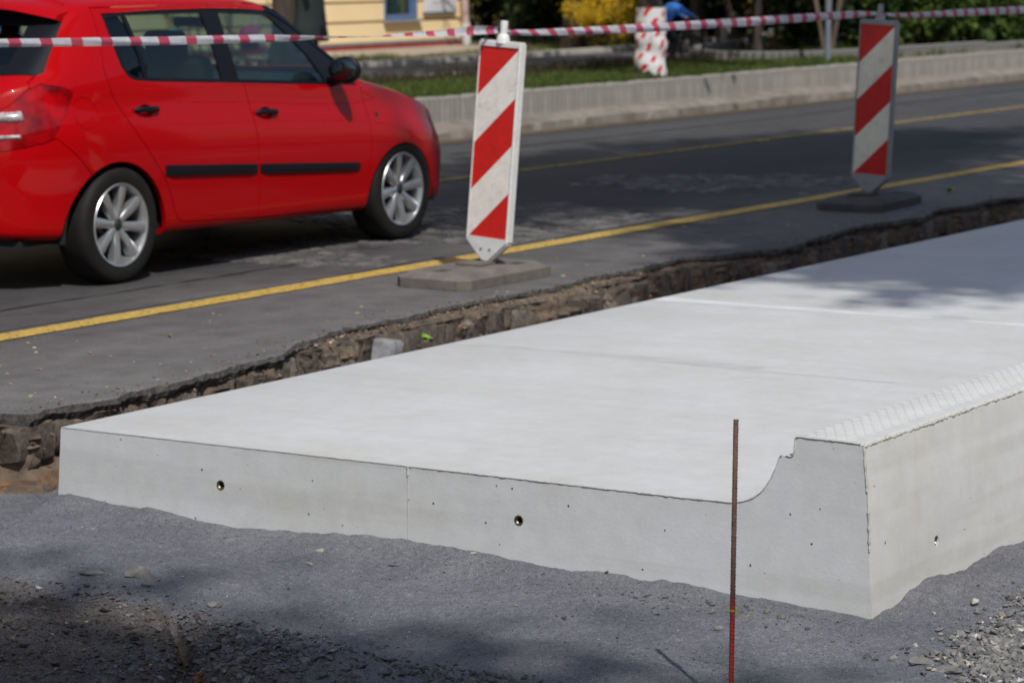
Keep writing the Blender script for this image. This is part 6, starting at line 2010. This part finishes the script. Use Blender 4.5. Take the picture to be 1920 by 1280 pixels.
# coarse crushed stone at the right edge
def blob_pts(n, c, r, seed, rot=0.0):
    g = np.random.default_rng(seed)
    p = g.normal(0, 1, (n, 2)) * np.array(r)
    ca, sa = math.cos(rot), math.sin(rot)
    p = p @ np.array([[ca, sa], [-sa, ca]]) + np.array(c)
    return p[~in_slab(p[:, 0], p[:, 1])], g
p1, g = blob_pts(1500, (7.10, 2.83), (.26, .085), 21, R(20))
scatter('coarse_gravel', p1, g.gamma(4, .0026, len(p1)).clip(.005, .022), M_stone, 22, (0.60, 0.2), sink=0.1, flat=.7)
p1, g = blob_pts(500, (7.65, 2.98), (.22, .05), 23, R(15))
scatter('coarse_gravel', p1, g.gamma(4, .0022, len(p1)).clip(.004, .018), M_stone, 24, (0.60, 0.2), sink=0.1, flat=.7)
# broken slaty stone in the near left
for i, (c, r_, n, s) in enumerate([((6.18, 4.62), (.10, .16), 800, .0024), ((6.05, 4.40), (.10, .14), 600, .0028), ((6.18, 3.98), (.06, .20), 520, .0026), ((6.30, 4.85), (.06, .12), 260, .0024), ((6.35, 5.25), (.10, .22), 260, .0020), ((5.95, 4.75), (.12, .12), 300, .003), ((7.15, 4.2), (.25, .5), 120, .0016), ((7.25, 3.85), (.08, .25), 160, .0018)]):
    p1, g = blob_pts(n, c, r_, 30 + i)
    scatter('broken_stone', p1, g.gamma(3, s, len(p1)).clip(.003, .028), M_stone, 40 + i, (0.30, 0.16), sink=0.15, flat=.65)
# single stones one can point at
def big_stone(x, y, s, tone, label, rz=0, seed=0, sink=.25):
    r = np.random.default_rng(seed)
    bm = bmesh.new()
    bmesh.ops.create_icosphere(bm, subdivisions=2, radius=1.0)
    k = r.normal(0, 1, (7, 3)); k /= np.linalg.norm(k, axis=1)[:, None]
    for v in bm.verts:
        p = np.array(v.co)
        for d in k:
            t = p.dot(d)
            if t > .55: p = p - d * (t - .55)
        p *= 1 + r.normal(0, .03)
        v.co = Vector(p * np.array(s))
    for f_ in bm.faces: f_.smooth = False
    o = from_bm('stone', bm, M_stone, None, None, (x, y, float(terr([x], [y])[0]) + s[2] * (1 - sink * 2) * .6), (r.normal(0, .15), r.normal(0, .15), rz))
    set_attr(o.data, 'tone', [tone] * len(o.data.vertices)); o['kind'] = 'thing'
    return tag(o, label, 'stone', 'loose stones on the gravel')
BS = [(6.60, 5.42, (.055, .028, .030), .62, 'wedge shaped grey stone, largest on the gravel at the left', .5),
      (6.56, 5.59, (.050, .022, .014), .60, 'long flat grey stone left of the wedge shaped stone', -.3),
      (6.515, 5.075, (.028, .022, .016), .74, 'rounded light grey stone right of the wedge shaped stone', .2),
      (7.27, 5.235, (.024, .011, .009), .93, 'white flat chip below the middle of the left slab face', -.5),
      (7.12, 5.165, (.017, .009, .007), .90, 'small white chip just below the white flat chip', .1),
      (6.32, 4.62, (.020, .014, .012), .42, 'dark angular stone in the near middle left', .3),
      (6.53, 5.34, (.024, .016, .012), .55, 'low grey stone buried beside the wedge shaped stone', 1.0),
      (7.145, 3.75, (.015, .010, .010), .56, 'brownish stone left of the steel rod', .2),
      (7.007, 3.655, (.019, .013, .011), .62, 'pale grey angular stone low down beside the steel rod', .9),
      (7.42, 4.75, (.015, .009, .006), .93, 'white flake under the right socket of the slab face', -.4),
      (7.24, 4.93, (.018, .009, .007), .30, 'dark flat stone under the seam of the slab face', -.6),
      (6.12, 4.23, (.030, .022, .015), .60, 'grey slab shaped stone on the near spoil', .4),
      (6.93, 3.37, (.014, .011, .007), .62, 'flat grey pebble right of the steel rod', .0),
      (6.98, 3.18, (.014, .011, .011), .12, 'black pebble to the right of the steel rod', .5),
      (6.94, 3.14, (.011, .010, .008), .10, 'smaller black pebble nearer than the other black one', .9),
      (7.20, 3.01, (.026, .016, .015), .52, 'brown grey stone at the top of the coarse gravel', .3),
      (7.10, 2.935, (.018, .012, .010), .18, 'dark brown stone at the left tip of the coarse gravel', .1),
      (6.88, 2.90, (.046, .026, .022), .58, 'big light grey stone at the bottom right corner', -.2),
      (6.93, 3.00, (.040, .020, .018), .48, 'long grey stone above the big bottom right stone', .2),
      (6.23, 5.16, (.022, .012, .008), .42, 'flat oval dark stone on the bare earth', .0),
      (6.34, 5.60, (.012, .009, .007), .95, 'little whitish stone at the left edge of the bare earth', .0),
      (5.865, 4.79, (.009, .006, .007), .985, 'orange brick crumb beside the hollow', .4),
      (5.85, 4.68, (.006, .005, .005), 1.0, 'tiny white crumb below the hollow', .4)]
for i, (x, y, s, t, lab, rz) in enumerate(BS): big_stone(x, y, s, t, lab, rz * .5 - R(58), 300 + i)
bpy.data.objects  # noqa
for o in COL.objects:
    if o.get('label') == 'orange brick crumb beside the hollow':
        o.data.materials[0] = pmat('brick_crumb', (0.50, 0.20, 0.06), 0.9, var=0.2)

# dry leaf standing in the hollow
lf = []
n = 9
V, F = [], []
for i in range(n + 1):
    t = i / n
    wd = .013 * math.sin(math.pi * min(1, t * 1.05)) ** .8 * (1 + .35 * math.sin(t * 19))
    for j in (-1, 0, 1):
        V.append((j * wd, .006 * math.sin(t * 4) + abs(j) * .004, t * .062))
for i in range(n):
    for j in range(2): F.append((i * 3 + j, i * 3 + j + 1, i * 3 + 4 + j, i * 3 + 3 + j))
o = mk('dry_leaf', V, F, pmat('dry_leaf_brown', (0.30, 0.17, 0.09), 0.8, var=0.3, vscale=60), None, 60, (5.985, 4.735, float(terr([5.985], [4.735])[0]) - .004), (R(12), R(18), R(-50)))
md = o.modifiers.new('s', 'SOLIDIFY'); md.thickness = .0008
o['kind'] = 'thing'; tag(o, 'curled brown dry leaf standing in the hollow in the earth', 'leaf')

# green sprigs
def sprig(loc, n, s, label, seed):
    r = random.Random(seed)
    root = empty('weed', loc, label=label, cat='weed')
    for k in range(n):
        a = r.uniform(0, 6.28); L = s * r.uniform(.6, 1.1)
        d = Vector((math.cos(a) * .6, math.sin(a) * .6 - .4, r.uniform(.2, 1.0))).normalized(); sd = Vector((-math.sin(a), math.cos(a), 0))
        V = []; F = []
        for i in range(6):
            t = i / 5; w_ = .32 * L * math.sin(math.pi * (t * .9 + .08))
            c = d * L * t + Vector((0, 0, -.25 * L * t * t))
            V += [tuple(c - sd * w_ + Vector((0, 0, .1 * w_))), tuple(c), tuple(c + sd * w_ + Vector((0, 0, .1 * w_)))]
        for i in range(5):
            for j in range(2): F.append((i * 3 + j, i * 3 + j + 1, i * 3 + 4 + j, i * 3 + 3 + j))
        o = mk('leaf', V, F, M_weed, root, 60)
    return root
M_weed = pmat('weed_green', (0.16, 0.32, 0.02), 0.55, var=0.3, vscale=60)
sprig((10.43, 6.925, -.085), 9, .040, 'bright green weed growing out of the trench face beside the pale stone', 3)
sprig((10.47, 6.885, -.150), 5, .030, 'small green weed lower in the trench just above the slab edge', 4)
sprig((9.42, 7.56, .002), 5, .022, 'little green weed lying on the asphalt shoulder', 5)
sprig((16.7, 8.0, .002), 8, .05, 'weed tuft beside the grey framed beacon at the near yellow line', 6)
sprig((17.9, 7.62, .002), 9, .06, 'weed tuft on the asphalt to the right of the grey framed beacon', 7)

# scraps and crumbs on the asphalt shoulder
g = np.random.default_rng(77)
x = g.uniform(6.6, 19, 1500); y = edge_y(x) + np.abs(g.normal(0, .10, 1500)) + .006
scatter('asphalt_crumbs', np.stack([x, y], -1), g.gamma(2, .0019, 1500).clip(.001, .011), tone_mat('asphalt_crumb', [(0, (0.06, 0.055, 0.05)), (0.6, (0.17, 0.145, 0.12)), (1, (0.34, 0.28, 0.22))], mott=.2), 78, (0.5, .25), lift=np.full(1500, 0.0))
x = g.uniform(7.0, 16, 260); y = edge_y(x) + g.uniform(.05, 1.3, 260)
scatter('fallen_bud_scales', np.stack([x, y], -1), g.gamma(2.2, .0042, 260).clip(.002, .018), tone_mat('bud_scale', [(0, (0.16, 0.13, 0.05)), (0.5, (0.36, 0.30, 0.15)), (1, (0.55, 0.52, 0.45))], mott=.2), 80, (0.5, .25), flat=.25, lift=np.full(260, .001))
x = g.uniform(7.3, 18, 900); y = edge_y(x) + g.normal(-.01, .03, 900)
scatter('loose_crumbs', np.stack([x, y], -1), g.gamma(2, .0028, 900).clip(.002, .014), tone_mat('trench_crumb', [(0, (0.05, 0.045, 0.04)), (0.6, (0.16, 0.12, 0.09)), (1, (0.40, 0.27, 0.16))], mott=.2), 82, (0.5, .25), lift=-0.05 - g.uniform(0, .10, 900))

# =================================================================== STREET TREES out of frame that throw the dappled shade
def shade_tree(loc, h, crown, n, size, seed, label):
    root = empty('street_tree', loc, label=label, cat='tree', group='street trees on the near pavement')
    v, f = limbs(seed, h, 0.16, crown[0] * .9, n=14)
    mk('trunk', v, f, M_bark, root, 60)
    V, F, T = leaf_cloud(n, (0, 0, h + crown[2] * .55), crown, size, seed, clump=.30, hollow=.25)
    me = big_mesh('crown', V, F, L_green, {'tone': T}); link('crown', me, root)
shade_tree((-4.45, -5.3, -.28), 14.4, (2.8, 3.3, 1.9), 25000, .12, 501, 'tall leafy street tree behind the camera, shading the near gravel')
shade_tree((8.8, -2.9, -.28), 14.4, (3.9, 2.0, 1.8), 23000, .12, 502, 'leafy street tree on the near pavement, shading the far slabs')
shade_tree((11.2, .85, -.28), 14.6, (4.8, 1.6, 2.0), 19000, .12, 503, 'very tall slender street tree on the near pavement, shading the roadway')
scatter('sandy_crumbs', (lambda x, g: np.stack([x, edge_y(x) + g.uniform(.0, .10, len(x))], -1))(np.random.default_rng(91).uniform(9.4, 13.2, 1600), np.random.default_rng(92)),
        np.random.default_rng(93).gamma(2, .0025, 1600).clip(.002, .012), tone_mat('sandy_crumb', [(0, (0.10, 0.075, 0.055)), (0.6, (0.24, 0.175, 0.12)), (1, (0.42, 0.34, 0.27))], mott=.2), 94, (0.5, .25), lift=np.full(1600, -0.032))

# terrace houses on the near pavement side (behind and to the right of the camera)
hb = empty('terrace_house', (8, -16, -.3), label='plain rendered terrace on the near side of the street, outside the picture', cat='building')
box('wall', (0, 0, 5.0), (60, 8, 10.4), pmat('grey_render', (0.30, 0.27, 0.23), 0.9, var=0.1), hb)
box('roof', (0, 0, 10.45), (61, 9, 0.5), M_grey, hb)
for fl in (2.0, 5.2, 8.2):
    for k in range(12):
        w_ = box('window', (-27 + k * 4.9, 4.02, fl), (1.3, 0.08, 1.7), M_white, hb)
        box('pane', (-27 + k * 4.9, 4.065, fl), (1.1, 0.01, 1.5), M_wglass, w_)
